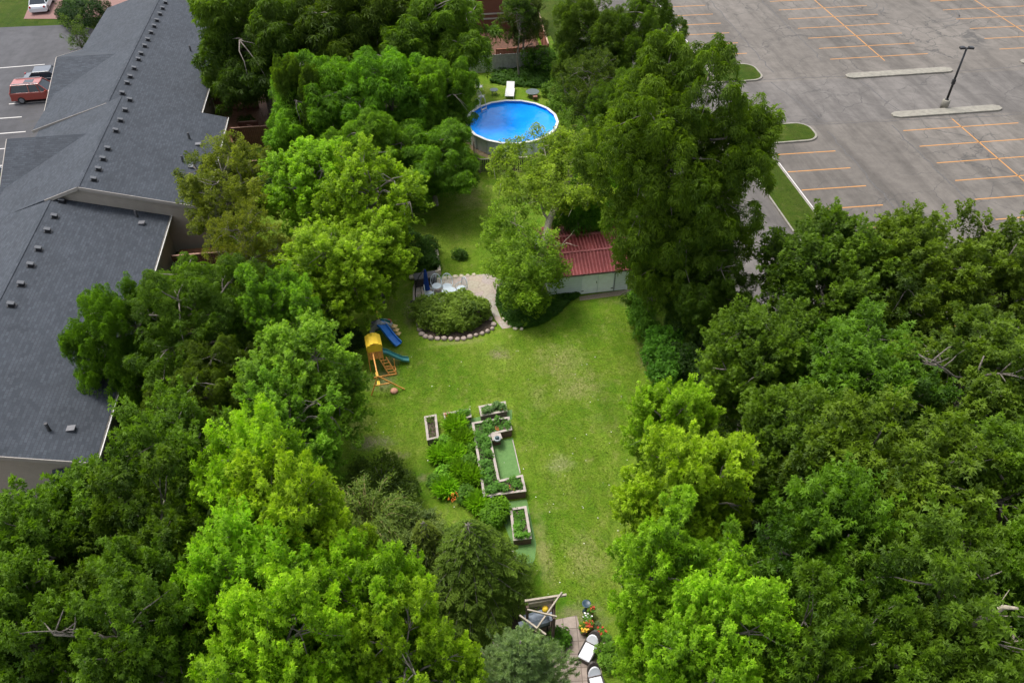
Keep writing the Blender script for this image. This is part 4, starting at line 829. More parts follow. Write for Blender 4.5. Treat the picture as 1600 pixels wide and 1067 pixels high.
v = [(x_, y_, z_) for y_ in (-.72, .72) for x_, z_ in prof]; k = len(prof); q.add(v, [(i, i + 1, k + i + 1, k + i) for i in range(k - 1)]); o = q.build('canopy', YEL, pt_); so_ = o.modifiers.new('solid', 'SOLIDIFY'); so_.thickness = .03
MB().box((0, -.74, 2.45), (1.2, .03, .7)).build('canopy_flap', YEL, pt_)
# slide toward the right
q = MB(); pts = [(.65, .1, 1.3), (1.0, .05, 1.2), (1.7, -.08, .7), (2.3, -.2, .35), (2.8, -.28, .25)]; w_ = .26
for i in range(len(pts) - 1):
    a_, b_ = Vector(pts[i]), Vector(pts[i + 1]); q.beam(a_, b_, .52, .04)
    for s in (-w_, w_): q.beam(a_ + Vector((0, s, .07)), b_ + Vector((0, s, .07)), .05, .16)
q.build('slide', GSL, pt_)
# ladder and side frame to the lower right
q = MB()
for s in (0.15, .75): q.beam((s + .1, -.65, 1.3), (s + .75, -1.55, 0.05), .06, .09)
for k in range(5): f = .15 + .17 * k; q.beam((.25 + .65 * f, -.65 - .9 * f, 1.3 - 1.25 * f), (.85 + .65 * f, -.65 - .9 * f, 1.3 - 1.25 * f), .08, .04)
q.build('ladder', WO, pt_)
MB().beam((-.6, -1.55, .08), (1.55, -1.55, .08), .1, .1).beam((1.5, -1.5, .08), (1.5, -.5, .08), .09, .1).beam((.6, -.6, .08), (1.5, -.6, .08), .09, .1).build('ground_frame', WO, pt_)
MB().beam((1.5, -1.5, .1), (1.5, -.6, .1), .05, .05).beam((1.5, -.6, .1), (1.5, -.6, .9), .07, .07).beam((1.5, -1.5, .1), (1.5, -1.5, .5), .07, .07).build('side_frame', WO, pt_)
MB().beam((-.2, -.6, 2.0), (-.15, -3.6, 1.95), .1, .14).build('swing_beam', WO, pt_)
MB().beam((-.15, -3.6, 2.0), (-.9, -3.5, 0), .09, .09).beam((-.15, -3.6, 2.0), (1.9, -3.5, .02), .09, .09).beam((-.5, -3.55, 1.0), (.9, -3.5, .95), .07, .09).build('a_frame', WO, pt_)
for y_ in (-1.7, -2.8):
    sw = MB(); sw.box((-.15, y_, .55), (.22, .48, .05)); so2 = sw.build('swing_seat', YPL, pt_); r2 = MB(); r2.tube([(-.15, y_ - .2, .55), (-.17, y_ - .16, 1.92)], .015, 5); r2.tube([(-.15, y_ + .2, .55), (-.17, y_ + .16, 1.92)], .015, 5); r2.build('rope', YPL, so2)
MB().tube([(-.32, .2, 2.2), (-.25, -1.0, 2.04)], .04, 6).tube([(-.05, .2, 2.2), (-.12, -1.0, 2.04)], .04, 6).build('brace', WO, pt_)
p = at(616, 612); o = MB().lathe((0, 0, 0), [(.16, 0), (.24, .06), (.2, .14), (.06, .16)], 12).build('ground_anchor', simple('faded_red', (.45, .22, .14), .7)); o.location = p; tag(o, 'faded red round block at the foot of the swing frame', 'block')
# toy climber behind: grey boulder arch, teal panel, blue slide, yellow steps
base = at(598, 522); tc_ = empty('toy_climber', base, 0, 'grey and teal plastic climber with blue slide behind the play tower', 'play set'); tc_.scale = (.85, .85, .9); GRK = simple('grey_plastic_rock', (.36, .36, .38), .6, .18, 4); TEAL = simple('teal_plastic', (.01, .13, .12), .4, .1)
q = MB(); nn = 11; prof = []
for i in range(nn): a_ = math.pi * i / (nn - 1); prof.append((-.95 * math.cos(a_), 1.25 * math.sin(a_) + .05))
inn = [(x_ * .66, z_ * .66) for x_, z_ in prof]
v = []
for y_ in (-.25, .25): v += [(x_, y_ + .1 * math.sin(i), z_) for i, (x_, z_) in enumerate(prof)]; v += [(x_, y_ + .1 * math.sin(i), z_) for i, (x_, z_) in enumerate(inn)]
f = []
for i in range(nn - 1): f += [(i, i + 1, nn + i + 1, nn + i), (2 * nn + i + 1, 2 * nn + i, 3 * nn + i, 3 * nn + i + 1), (i + 1, i, 2 * nn + i, 2 * nn + i + 1), (nn + i, nn + i + 1, 3 * nn + i + 1, 3 * nn + i)]
f += [(0, nn, 3 * nn, 2 * nn), (nn - 1, 3 * nn - 1, 4 * nn - 1, 2 * nn - 1)]; q.add(v, f); q.build('rock_arch', GRK, tc_, bevel=.02)
MB().box((.2, -.02, .85), (.75, .10, 1.0), ry=.35).build('panel', TEAL, tc_, bevel=.02); MB().box((-.35, .1, .75), (.5, .08, .9), ry=-.3).build('panel', simple('dark_mesh', (.10, .09, .12), .7), tc_)
q = MB(); pts = [(-.1, -.25, 1.15), (.15, -.45, 1.05), (.6, -.95, .55), (.95, -1.35, .28), (1.15, -1.6, .22)]
for i in range(4):
    a_, b_ = Vector(pts[i]), Vector(pts[i + 1]); q.beam(a_, b_, .5, .05); d = (b_ - a_).normalized(); s = d.cross(Vector((0, 0, 1))).normalized() * .27
    for g_ in (-1, 1): q.beam(a_ + s * g_ + Vector((0, 0, .08)), b_ + s * g_ + Vector((0, 0, .08)), .07, .18)
q.build('slide', BSL, tc_)
q = MB(); 
for k in range(3): q.box((.95 + .1 * k, -.15 - .12 * k, .75 - .25 * k), (.34, .34, .06), rz=-.5)
q.beam((.8, -.1, .9), (1.2, -.5, .1), .05, .12); q.build('steps', simple('tan_plastic', (.75, .52, .24), .5), tc_); MB().box((.62, .05, 1.12), (.26, .2, .12), ry=.5).build('handle', simple('red_plastic', (.55, .03, .02), .4), tc_)
MB().tube([(-.15, .15, 1.2), (-.22, .2, 2.0)], .045, 6).build('mast', YPL, tc_)

# ------------------------------------------------------------------ parking lot lamp
p = at(1474.5, 169); t = empty('street_lamp', p, R(-8), 'tall black parking lot lamp standing on the concrete island', 'lamp')
MB().lathe((0, 0, 0), [(.34, 0), (.34, .75), (.30, .8)], 20).build('base', CONC, t); MB().lathe((0, 0, .8), [(.16, 0), (.16, .06), (.11, .08), (.11, .12)], 10).build('base_plate', BLACK, t)
LH = 5.6
MB().tube([(0, 0, .85), (0, 0, LH)], [.11, .085], 8).build('pole', BLACK, t); MB().box((-.02, -.02, 2.5), (.26, .22, .45)).build('camera_box', BLACK, t, bevel=.02)
MB().tube([(-.3, 0, LH - .1), (.3, 0, LH - .1)], .05, 6).build('arm', BLACK, t)
for s in (-1, 1): MB().box((s * .38, 0, LH - .02), (.42, .36, .18), ry=s * .1).build('lamp_head', BLACK, t, bevel=.03)

# ------------------------------------------------------------------ cars
RUB = simple('tyre_rubber', (.015, .015, .016), .8); RIM = simple('wheel_rim', (.32, .33, .35), .3, .1, metal=.8, bs=0); GL = simple('car_glass', (.02, .03, .04), .05, .1, bs=0)
def car_paint(name, c):
    m, n, b, nd, lk = mat_base(name); b.inputs['Base Color'].default_value = (*c, 1); b.inputs['Roughness'].default_value = .3; b.inputs['Coat Weight'].default_value = .6; b.inputs['Coat Roughness'].default_value = .05; return m
def car(loc, rz, paintm, label, Lc=4.6, Wc=1.85, Hc=1.7, suv=True, rails=False):
    t = empty('parked_car', loc, rz, label, 'car'); h0 = .32; belt = Hc * .58
    if suv: side = [(-.5, .32), (-.49, .62), (-.485, belt / 1), (-.30, belt + .02), (.18, belt), (.20, belt), (.44, belt - .12), (.495, belt - .28), (.5, .35)]
    else: side = [(-.5, .32), (-.5, .6), (-.48, belt - .06), (-.30, belt), (.18, belt), (.22, belt - .02), (.44, belt - .14), (.495, belt - .28), (.5, .35)]
    side = [(x_ * Lc, z_) for x_, z_ in side]; n = len(side); v = []
    for y_, k in ((-.5, 0), (-.44, .05), (.44, .05), (.5, 0)): v += [(x_ * (1 if k == 0 else 1.0), y_ * Wc, z_ + (k if z_ > .5 else -k)) for x_, z_ in side]
    f = [tuple(range(n))]; f.append(tuple(range(3 * n, 4 * n))[::-1])
    for s in range(3): f += [(s * n + i, (s + 1) * n + i, (s + 1) * n + (i + 1) % n, s * n + (i + 1) % n) for i in range(n)]
    body = MB().add(v, f).build('body', paintm, t, bevel=.03)
    zt = Hc; b0, b1, t0, t1 = ((-.475, .22, -.42, .08) if suv else (-.36, .24, -.24, .08))
    W0, W1 = Wc * .47, Wc * .38; zb = belt + .04
    c = [(b0 * Lc, -W0, zb), (b1 * Lc, -W0, zb), (b1 * Lc, W0, zb), (b0 * Lc, W0, zb), (t0 * Lc, -W1, zt - .06), (t1 * Lc, -W1, zt - .06), (t1 * Lc, W1, zt - .06), (t0 * Lc, W1, zt - .06)]
    MB().add(c, [(0, 1, 5, 4), (1, 2, 6, 5), (2, 3, 7, 6), (3, 0, 4, 7), (4, 5, 6, 7)]).build('window', GL, t)
    MB().prism([(t0 * Lc - .05, -W1 - .03), (t1 * Lc + .03, -W1 - .03), (t1 * Lc + .1, 0), (t1 * Lc + .03, W1 + .03), (t0 * Lc - .05, W1 + .03)], zt - .075, zt).build('roof', paintm, t, bevel=.03)
    pil = MB()
    for y0, y1 in ((-W0 - .005, -W1 - .005), (W0 + .005, W1 + .005)):
        for xb, xt in ((b0, t0), (b1, t1), (-.12, -.12), (.07, .04) if suv else (-.12, -.12)): pil.beam((xb * Lc, y0, zb), (xt * Lc, y1, zt - .04), .07, .07)
    pil.build('pillar', paintm, t)
    if rails:
        for s in (-1, 1): MB().beam((t0 * Lc + .1, s * W1 * .92, zt + .05), (t1 * Lc - .1, s * W1 * .92, zt + .05), .05, .05).build('roof_rail', RIM, t)
        MB().box((-.12 * Lc, 0, zt + .006), (.8, .7, .012)).build('sunroof', GL, t)
    for sx in (-.31, .31):
        for sy in (-1, 1):
            w = MB(); w.lathe((0, 0, -.11), [(.26, 0), (.33, .02), (.33, .2), (.26, .22)], 20); w.v = [(x_ + sx * Lc, sy * (Wc * .46) + z_, y_ + .33) for x_, y_, z_ in w.v]; wo = w.build('wheel', RUB, t)
            r_ = MB(); r_.lathe((0, 0, -.115), [(.2, 0), (.21, .01), (.21, .22), (.2, .23)], 14); r_.v = [(x_ + sx * Lc, sy * (Wc * .46) + z_, y_ + .33) for x_, y_, z_ in r_.v]; r_.build('rim', RIM, wo)
    for sy in (-1, 1): MB().box((.48 * Lc, sy * Wc * .36, belt - .3), (.12, .3, .14)).build('headlight', WHITE, t, bevel=.02); MB().box((-.485 * Lc, sy * Wc * .4, belt - .1), (.1, .2, .3)).build('taillight', simple('tail_red', (.35, .01, .01), .3), t); MB().box((b1 * Lc - .2, sy * (Wc * .53), belt + .08), (.14, .2, .13)).build('mirror', paintm, t)
    return t
p = at(60, 143, .7); car((p.x + .1, p.y, 0), R(2), car_paint('red_car_paint', (.28, .05, .035)), 'red estate car with roof rails parked by the townhouse road', 4.7, 1.85, 1.72, True, True)
p = at(76, 119, .7); car((p.x, p.y, 0), R(4), car_paint('dark_blue_car_paint', (.03, .04, .06)), 'dark sedan parked behind the red car', 4.5, 1.8, 1.45, False)
p = at(64, 2, .7); car((p.x, p.y, 0), R(95), car_paint('white_car_paint', (.62, .64, .68)), 'white car on the paver driveway at the top edge', 4.6, 1.85, 1.5, False)
p = at(-8, 282, .7); car((p.x, p.y, 0), R(4), bpy.data.materials['white_car_paint'], 'pale car cut off by the left edge beside the dark bush', 4.6, 1.85, 1.5, False)

# ------------------------------------------------------------------ bottom patio
m, n_, b, nd, lk = mat_base('concrete_pavers'); tc = nd.new('ShaderNodeTexCoord'); br = nd.new('ShaderNodeTexBrick'); br.offset = 0; mp = nd.new('ShaderNodeMapping'); mp.inputs['Rotation'].default_value = (0, 0, R(6)); lk.new(tc.outputs['Object'], mp.inputs[0]); lk.new(mp.outputs[0], br.inputs['Vector'])
for k, v_ in (('Scale', 1.0), ('Mortar Size', .018), ('Brick Width', .6), ('Row Height', .6)): br.inputs[k].default_value = v_
br.inputs['Color1'].default_value = (.33, .27, .23, 1); br.inputs['Color2'].default_value = (.27, .215, .18, 1); br.inputs['Mortar'].default_value = (.16, .125, .10, 1); x = noise(nd, lk, 3, 6, .7, vec=tc.outputs['Object'])
lk.new(mix(nd, lk, 1, br.outputs['Color'], ramp(nd, lk, x.outputs[0], [(.3, .75), (.7, 1.2)]).outputs[0], 'MULTIPLY'), b.inputs['Base Color']); b.inputs['Roughness'].default_value = .9
sheet('paver_patio', [at(*k) for k in ((868, 968), (901, 961), (908, 985), (935, 1018), (948, 1100), (880, 1120), (862, 1040))], .012, m, 'pinkish square concrete pavers at the bottom edge')
# pergola frame
def pole_frame():
    GW = simple('grey_weathered_pole', (.36, .31, .25), .85, .2); zt = 2.3; base = at(850, 975); t = empty('pergola', base, 0, 'weathered timber pergola frame with crossed poles at the edge of the pavers', 'pergola')
    f = lambda q, w, z: at(q, w, z) - base + Vector((0, 0, 0))
    for nm, a_, b_, w_, h_ in (('beam', (820, 939, zt), (885, 929, zt), .09, .12), ('beam', (826, 944, zt - .25), (866, 937, zt - .25), .14, .3), ('rafter', (838, 982, zt + .1), (878, 925, zt + .1), .06, .09), ('rafter', (824, 952, zt + .2), (870, 963, zt + .2), .06, .08), ('rafter', (812, 961, zt), (853, 991, zt), .07, .07)):
        MB().beam(f(*a_), f(*b_), w_, h_).build(nm, GW, t)
    DP = simple('dark_post', (.09, .06, .045), .85, .2)
    for (q, w) in ((866, 938), (866, 962), (824, 945), (838, 982)): p = f(q, w, zt); MB().box((p.x, p.y, zt / 2 - .06), (.11, .11, zt - .14)).build('post', DP, t)
    a_, b_ = f(866, 940, zt), f(866, 962, zt); q = MB()
    for k in range(9): c = a_.lerp(b_, (k + .5) / 9); q.box((c.x, c.y, .95), (.03, .10, 1.7))
    q.build('side_screen', DP, t)
    return t
pole_frame()
sheet('dark_soil', [at(*k) for k in ((800, 945), (868, 938), (868, 1060), (800, 1060))], .009, SOIL, 'dark soil under the pergola')
o = MB().lathe((0, 0, 1.6), [(.10, 0), (.14, .05), (.14, .2), (.06, .28)], 14).build('lantern', YEL); p = at(852, 950, 1.8); o.location = (p.x, p.y, 0); tag(o, 'yellow lantern hanging inside the pergola', 'lantern')
# barbecue / table under the pergola
p = at(838, 985); t = empty('barbecue', p, R(10), 'covered grey barbecue below the pergola poles', 'barbecue'); MET = simple('grey_metal_lid', (.15, .18, .22), .45, .15, metal=.2)
q = MB(); prof = [(-.35, .9), (-.33, 1.1), (-.15, 1.22), (.15, 1.22), (.33, 1.1), (.35, .9)]; v = [(x_, y_, z_) for x_ in (-.5, .5) for y_, z_ in prof]; k = 6; q.add(v, [(i, k + i, k + i + 1, i + 1) for i in range(5)] + [tuple(range(6)), tuple(range(6, 12))[::-1]]); q.build('lid', MET, t)
MB().box((0, 0, .82), (1.0, .66, .16)).build('firebox', BLACK, t)
for sx in (-.42, .42):
    MB().box((sx * 1.6, 0, .86), (.26, .4, .04)).build('side_shelf', MET, t)
    for sy in (-.25, .25): MB().box((sx, sy, .37), (.05, .05, .74)).build('leg', BLACK, t)
def wicker_chair(px_, py_, rz, label, long_=1.0):
    p = at(px_, py_); t = empty('wicker_chair', p, rz, label, 'lounge chair'); t.scale = (.82, .82, .82); CU = simple('white_cushion', (.68, .68, .72), .8, .05, 4)
    MB().box((0, -.1, .2), (.72, .95 * long_, .34)).build('base', WICKER, t, bevel=.02)
    MB().box((0, -.15, .43), (.66, .86 * long_, .14)).build('seat_cushion', CU, t, bevel=.04)
    for sx in (-.37, .37): MB().box((sx, -.05, .46), (.05, .85 * long_, .22)).build('armrest', WICKER, t, bevel=.02)
    q = MB(); n = 9; v = []
    for k in range(n): a_ = math.pi * k / (n - 1); v.append((-.36 * math.cos(a_), .42 * long_ + .38 * math.sin(a_), .5 + .50 * math.sin(a_)))
    v2 = [(x_, y_ + .10, z_) for x_, y_, z_ in v]; q.add(v + v2, [tuple(range(n)), tuple(range(n, 2 * n))[::-1]] + [(i, n + i, n + i + 1, i + 1) for i in range(n - 1)]); q.build('back_frame', WICKER, t)
    q = MB(); v = [(x_ * .95, .33 * long_ + .40 * (z_ - .5), .52 + (z_ - .5) * .98) for x_, y_, z_ in v]; v2 = [(x_, y_ + .085, z_) for x_, y_, z_ in v]; q.add(v + v2, [tuple(range(n)), tuple(range(n, 2 * n))[::-1]] + [(i, n + i, n + i + 1, i + 1) for i in range(n - 1)]); q.build('back_cushion', CU, t, bevel=.03)
wicker_chair(919, 1021, R(-38), 'dark wicker lounge chair with white cushions beside the flower pots', 1.1); wicker_chair(931, 1072, R(4), 'white cushioned wicker chair cut off by the bottom edge', 1.0)
def pot(px_, py_, r_, h_, label, seed, m_, fl=None, leaf=VG, n=160, cat='plant pot'):
    p = at(px_, py_); t = empty('plant_pot', p, 0, label, cat); MB().lathe((0, 0, 0), [(r_ * .7, 0), (r_ * .95, h_ * .85), (r_ * 1.05, h_ * .86), (r_ * 1.05, h_), (r_ * .9, h_), (r_ * .88, h_ * .85)], 18).build('pot', m_, t)
    veg(t, [(r_ * .95 * math.cos(k), r_ * .95 * math.sin(k)) for k in (0, 1, 2, 3, 4, 5)], h_ * .85, n, leaf, seed, .1, .25)
    if fl:
        rr = random.Random(seed); q = MB()
        for i in range(26): a_ = rr.uniform(0, 6.28); k = math.sqrt(rr.random()) * r_; c = Vector((k * math.cos(a_), k * math.sin(a_), h_ + rr.uniform(.05, .22))); q.add([c + Vector((0, 0, -.02))] + [c + Vector((math.cos(1.05 * j) * .045, math.sin(1.05 * j) * .045, rr.uniform(0, .02))) for j in range(6)], [(0, j + 1, (j + 1) % 6 + 1) for j in range(6)])
        q.build('flowers', fl, t)
TERRA = simple('terracotta', (.36, .15, .08), .8, .15); BRP = simple('brown_pot', (.14, .08, .05), .6); REDF = simple('red_petals', (.5, .07, .03), .6); WHF = simple('white_petals', (.75, .73, .7), .6); YF = simple('yellow_petals', (.8, .5, .06), .6)
pot(912, 987, .24, .35, 'large brown pot with yellow flowers at the patio edge', 601, BRP, YF); pot(920, 983, .2, .35, 'terracotta pot with red flowers next to the yellow ones', 602, TERRA, REDF); pot(917, 971, .2, .3, 'pot of white flowers furthest back beside the pavers', 603, BRP, WHF)
pot(922, 962, .16, .5, 'orange flowering pot closest to the blue bird bath', 604, TERRA, FLO_ if False else REDF); pot(938, 993, .24, .3, 'square edged pale pot with red flowers right of the wicker chair', 605, simple('pale_pot', (.45, .38, .28), .7), REDF); pot(946, 1003, .24, .3, 'pale ringed pot with green leaves furthest right', 606, bpy.data.materials['pale_pot'], None); pot(931, 984, .2, .25, 'pot of grey green foliage between the red flowered pots', 607, BRP, None, (.09, .14, .07), 300)
p = at(915, 955); t = empty('bird_bath', p, 0, 'small dark blue bird bath on the lawn behind the pots', 'bird bath'); BB = simple('slate_blue_glaze', (.025, .055, .08), .4)
MB().lathe((0, 0, 0), [(.16, 0), (.08, .08), (.06, .55), (.1, .6)], 14).build('pedestal', BB, t); MB().lathe((0, 0, .6), [(.08, 0), (.19, .06), (.21, .1), (.16, .08), (.05, .05)], 18).build('bowl', BB, t)
# ------------------------------------------------------------------ trees (photo position of the crown, radius in photo pixels, total height in metres, leaf colour with the lot's highlight or the dimming around it)
DK = (0.068, 0.132, 0.010); DM = (0.082, 0.166, 0.012); MD = (0.120, 0.262, 0.018); MB_ = (0.150, 0.310, 0.028); BR = (0.205, 0.375, 0.020); YG = (0.205, 0.350, 0.020); OL = (0.140, 0.190, 0.016)  # brightness put into the greens: lighter inside the highlighted lot, dimmed outside
trees = [
 ('walnut:2', 400, 55, 105, 13, DK, 'large dark walnut tree beside the far end of the townhouse roof', 'walnut_tree'),
 ('walnut:3', 540, 40, 110, 13, DK, 'large dark walnut tree at the top edge, second from the townhouses'),
 ('walnut:1', 672, 52, 94, 12, DM, 'dark walnut tree at the top edge next to the brown house'),
 ('walnut:2', 474, 160, 48, 11, DK, 'dark walnut tree a little right of the brown deck'),
 ('walnut:3', 500, 165, 80, 10, MD, 'mid green walnut tree over the back left corner of the lot'),
 ('walnut:1', 610, 155, 82, 10.5, MD, 'mid green walnut tree between the back corner tree and the pool'),
 ('walnut:2', 682, 152, 62, 10, MD, 'mid green walnut tree whose leaves overhang the left pool rim'),
 ('walnut:3', 675, 245, 74, 7.2, MD, 'drooping walnut tree on the lawn just left of the pool fence'),
 ('walnut:1', 575, 240, 66, 8.5, MD, 'walnut tree just behind the yellow green maple'),
 ('maple:2', 495, 295, 74, 9, YG, 'yellow green maple at the left lot line behind the other yellow green one'),
 ('maple:3', 582, 320, 74, 9.5, YG, 'yellow green maple with spreading limbs next to the back lawn'),
 ('maple:4', 515, 430, 74, 8, YG, 'yellow green maple left of the patio'),
 ('maple:5', 588, 400, 58, 6.5, YG, 'lowest yellow green maple, tucked between the spreading one and the dark bushes'),
 ('fine:1', 355, 300, 82, 9, OL, 'olive green fine leaved tree overhanging the stepped roof'),
 ('fine:2', 385, 385, 55, 8, OL, 'smaller olive tree at the lot line below the olive one by the roof'),
 ('locust:1', 315, 510, 115, 10.5, DM, 'wide dark locust tree in front of the nearest townhouse roof'),
 ('locust:2', 180, 525, 75, 10, DM, 'dark locust reaching furthest left over the shingle roof'),
 ('locust:1', 330, 620, 92, 8.5, DK, 'dark tree filling the gap below the wide locust'),
 ('maple:1', 435, 505, 60, 9.5, MB_, 'upright bluish green maple at the lot line left of the play tower'),
 ('maple:2', 475, 600, 92, 9.5, MB_, 'bluish green maple directly left of the swing beam'),
 ('maple:3', 460, 680, 78, 8.5, MB_, 'bluish green maple over the left lawn edge, lowest of the three'),
 ('maple:4', 285, 745, 100, 11, DM, 'dark maple under the nearest corner of the roof'),
 ('maple:5', 120, 880, 118, 11, DM, 'dark maple in front of the gable end wall'),
 ('maple:1', 255, 880, 118, 12, DM, 'dark maple beside the bright maples at the lower left'),
 ('maple:2', 50, 1010, 125, 12, DM, 'dark maple in the bottom left corner'),
 ('maple:3', 215, 1030, 130, 13, DM, 'dark maple at the bottom edge, next to the corner one'),
 ('maple:4', 418, 790, 92, 12, BR, 'bright green maple at the lower left with the highest tips'),
 ('maple:5', 470, 850, 98, 12, BR, 'bright green maple left of the willow'),
 ('open:2', 405, 940, 108, 12.5, BR, 'bright green maple with bare grey limb on its right side'),
 ('maple:1', 585, 975, 98, 11.5, BR, 'bright green maple between the hemlock and the bottom edge'),
 ('maple:2', 450, 1050, 118, 13, BR, 'bright green maple at the bottom edge left of centre'),
 ('maple:3', 640, 1055, 90, 11, BR, 'bright green maple at the bottom edge beside the blue green pine'),
 # right side
 ('maple:4', 1048, 680, 64, 8.5, BR, 'bright green maple at the right lot line furthest from the camera'),
 ('maple:5', 1075, 795, 100, 10.5, BR, 'bright green maple at the right lot line, second from the far one'),
 ('maple:1', 1065, 930, 105, 11.5, BR, 'bright green maple overhanging the paver patio'),
 ('maple:2', 1110, 1030, 112, 12, BR, 'bright green maple at the bottom edge right of the patio'),
 ('open:2', 1290, 445, 104, 11, DM, 'dark maple nearest the lane, reaching over the grass verge'),
 ('open:1', 1430, 455, 105, 11, DM, 'dark maple in the middle of the parking lot edge'),
 ('maple:3', 1560, 440, 100, 11, DM, 'dark maple at the right edge against the parking lot'),
 ('open:2', 1185, 575, 92, 10, DM, 'dark maple between the tall locust and the bright maples'),
 ('open:1', 1335, 615, 125, 10.5, DM, 'dark maple behind the pale gap over the lane'),
 ('maple:3', 1500, 625, 130, 11, DM, 'wide dark maple near the right edge halfway down'),
 ('open:2', 1235, 725, 112, 10.5, DM, 'dark maple beside the bright maple row, middle one'),
 ('maple:5', 1385, 790, 148, 12, DM, 'broad dark maple in the centre of the right hand grove'),
 ('maple:2', 1560, 810, 140, 12.5, DM, 'broad dark maple at the right edge below the halfway one'),
 ('open:1', 1290, 910, 130, 12, DM, 'dark maple beside the lowest bright maples'),
 ('maple:4', 1440, 985, 150, 13, DM, 'broad dark maple at the bottom of the right hand grove'),
 ('open:1', 1600, 990, 112, 13, DM, 'dark maple in the bottom right corner above a bare limb'),
 ('maple:1', 1290, 1055, 118, 12.5, DM, 'dark maple at the bottom edge beside the bright one'),
 # back right
 ('fine:1', 818, 34, 38, 8, (0.05, 0.085, 0.014), 'slim dark tree in front of the red cedar side fence'),
 ('locust:2', 925, 60, 68, 11, DK, 'dark tree at the top edge right of the cedar fence'),
 ('locust:1', 1000, 60, 62, 11, DK, 'dark tree at the top edge beside the far verge'),
 ('fine:2', 925, 140, 52, 9, DK, 'dark bushy tree just right of the pool'),
 ('locust:2', 985, 180, 75, 11, DK, 'dark tree between the pool and the tall locust'),
 ('locust:1', 985, 262, 45, 8, DK, 'dark low tree right of the half dead tree'),
 ('locust:2', 1062, 410, 66, 9, DK, 'dark tree low at the foot of the tall locust'),
 ('locust:1', 1100, 450, 72, 8.5, DK, 'dark tree at the foot of the tall locust on the lane side'),
]
for t_ in trees:
    nm = t_[7] if len(t_) > 7 else ('walnut_tree' if t_[0][:3] == 'wal' else 'maple_tree' if t_[0][:3] == 'map' else 'locust_tree' if t_[0][:3] == 'loc' else 'broadleaf_tree')
    rr = random.Random(t_[6]); c = tuple(k * rr.uniform(.92, 1.08) for k in t_[5])
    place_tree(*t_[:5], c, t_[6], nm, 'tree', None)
# tall locust on the right
lb = [(Vector((0, 0, 9.5)), 3.0, 6.0)]; rr = random.Random(77)
for i, (x, y, z, s) in enumerate(((-2.2, -1.5, 15.5, 2.2), (1.2, -.5, 17.0, 2.2), (-3.2, -.5, 12.5, 2.3), (3.4, -1, 13.8, 2.2), (0, -2.2, 13.2, 2.5), (-2.2, -2, 9.3, 1.9), (2.8, -2, 10.2, 2.4), (4.2, 0, 11.2, 1.7), (.6, -2.6, 8.6, 2.0), (3.6, -.8, 7.2, 1.9), (-.2, -2.2, 6.2, 1.6), (1.6, -2.6, 5.4, 2.3), (0, 2.6, 13, 2.6), (-1.8, 2.4, 9, 2.2), (2.6, 2.4, 9, 2.4), (4.4, -.6, 14.8, 1.2), (-.8, 1, 17.4, 1.6), (-.6, 1.5, 6.5, 2.0))): lb.append((Vector((x, y, z)), s, s * .85))
me, tr = make_tree('locust', 321, lb, 'walnut', 1250, .34, density=.85, fork=.5)
p = at(1050, 255, 11.3); o = empty('locust_tree', (p.x, p.y, 0), -R(8), 'tallest dark locust tree, towering beside the parking lot islands', 'tree'); o.scale = (.90, .90, .97)
for nm, d in (('trunk', tr), ('crown', me)):
    c = bpy.data.objects.new(nm, d); col.objects.link(c); c.parent = o; c.color = (.10, .185, .012, 1)
# half dead tree by the shed: leaning trunk, sparse yellow green top, fuller lower crown
def from_px(base, items):
    out = []
    for (q, w, z, r1, r2) in items: v = at(q, w, z) - base; v.z = z; out.append((v, r1, r2))
    return out
base = at(826, 474)
lobes = from_px(base, [(838, 400, 4.0, 1.7, 1.6), (800, 395, 3.6, 1.4, 1.2), (785, 365, 4.0, 1.1, 1.1), (820, 440, 2.8, 1.3, 1.1), (800, 340, 5.2, 1.1, 1.0), (785, 420, 2.9, .9, .8), (825, 462, 1.5, 1.0, .9), (858, 415, 3.0, 1.1, 1.0), (812, 450, 2.2, 1.1, .9)])
me, tr = make_tree('fine', 41, lobes, 'fine', 520, .26, density=.85, bark=BARK_PALE, fork=.45)
t1 = empty('half_dead_tree', base, 0, 'half dead leaning tree with pale bare limbs beside the shed', 'tree')
for nm, d in (('crown', me),):
    c = bpy.data.objects.new(nm, d); col.objects.link(c); c.parent = t1; c.color = (0.165, 0.30, 0.025, 1)
top = from_px(base, [(885, 250, 7.5, .9, .7), (860, 235, 7.6, .8, .6), (905, 225, 8.2, .7, .6), (830, 260, 7.0, .8, .6), (800, 275, 6.5, .7, .5), (925, 270, 7.4, .7, .6), (850, 285, 6.8, .9, .6), (900, 300, 6.6, .8, .6), (820, 300, 6.2, .8, .6), (935, 300, 6.4, .6, .6), (840, 215, 8.0, .5, .4), (795, 300, 6.0, .8, .6), (885, 225, 8.0, .8, .6), (925, 310, 5.6, .8, .6), (870, 260, 6.8, .9, .7), (790, 250, 6.8, .7, .5), (812, 232, 7.2, .7, .5), (905, 270, 6.8, .9, .7), (935, 240, 7.6, .7, .5), (860, 310, 5.8, 1.0, .8)])
me2, C2, A2, l2 = crown_mesh('crown', top, 'fine', 520, 43, .8)
c = bpy.data.objects.new('crown', me2); col.objects.link(c); c.parent = t1; c.color = (0.195, 0.31, 0.03, 1); c['label'] = 'sparse yellowing top of the tree'
mb = MB(); rr = random.Random(9)
def V_(q, w, z): v = at(q, w, z) - base; v.z = z; return v
mb.tube([(0, 0, -.1), V_(832, 445, 1.3), V_(846, 400, 3.2), V_(858, 345, 4.6), V_(880, 300, 5.8), V_(893, 275, 6.5)], [.32, .27, .25, .22, .17, .10], 9)
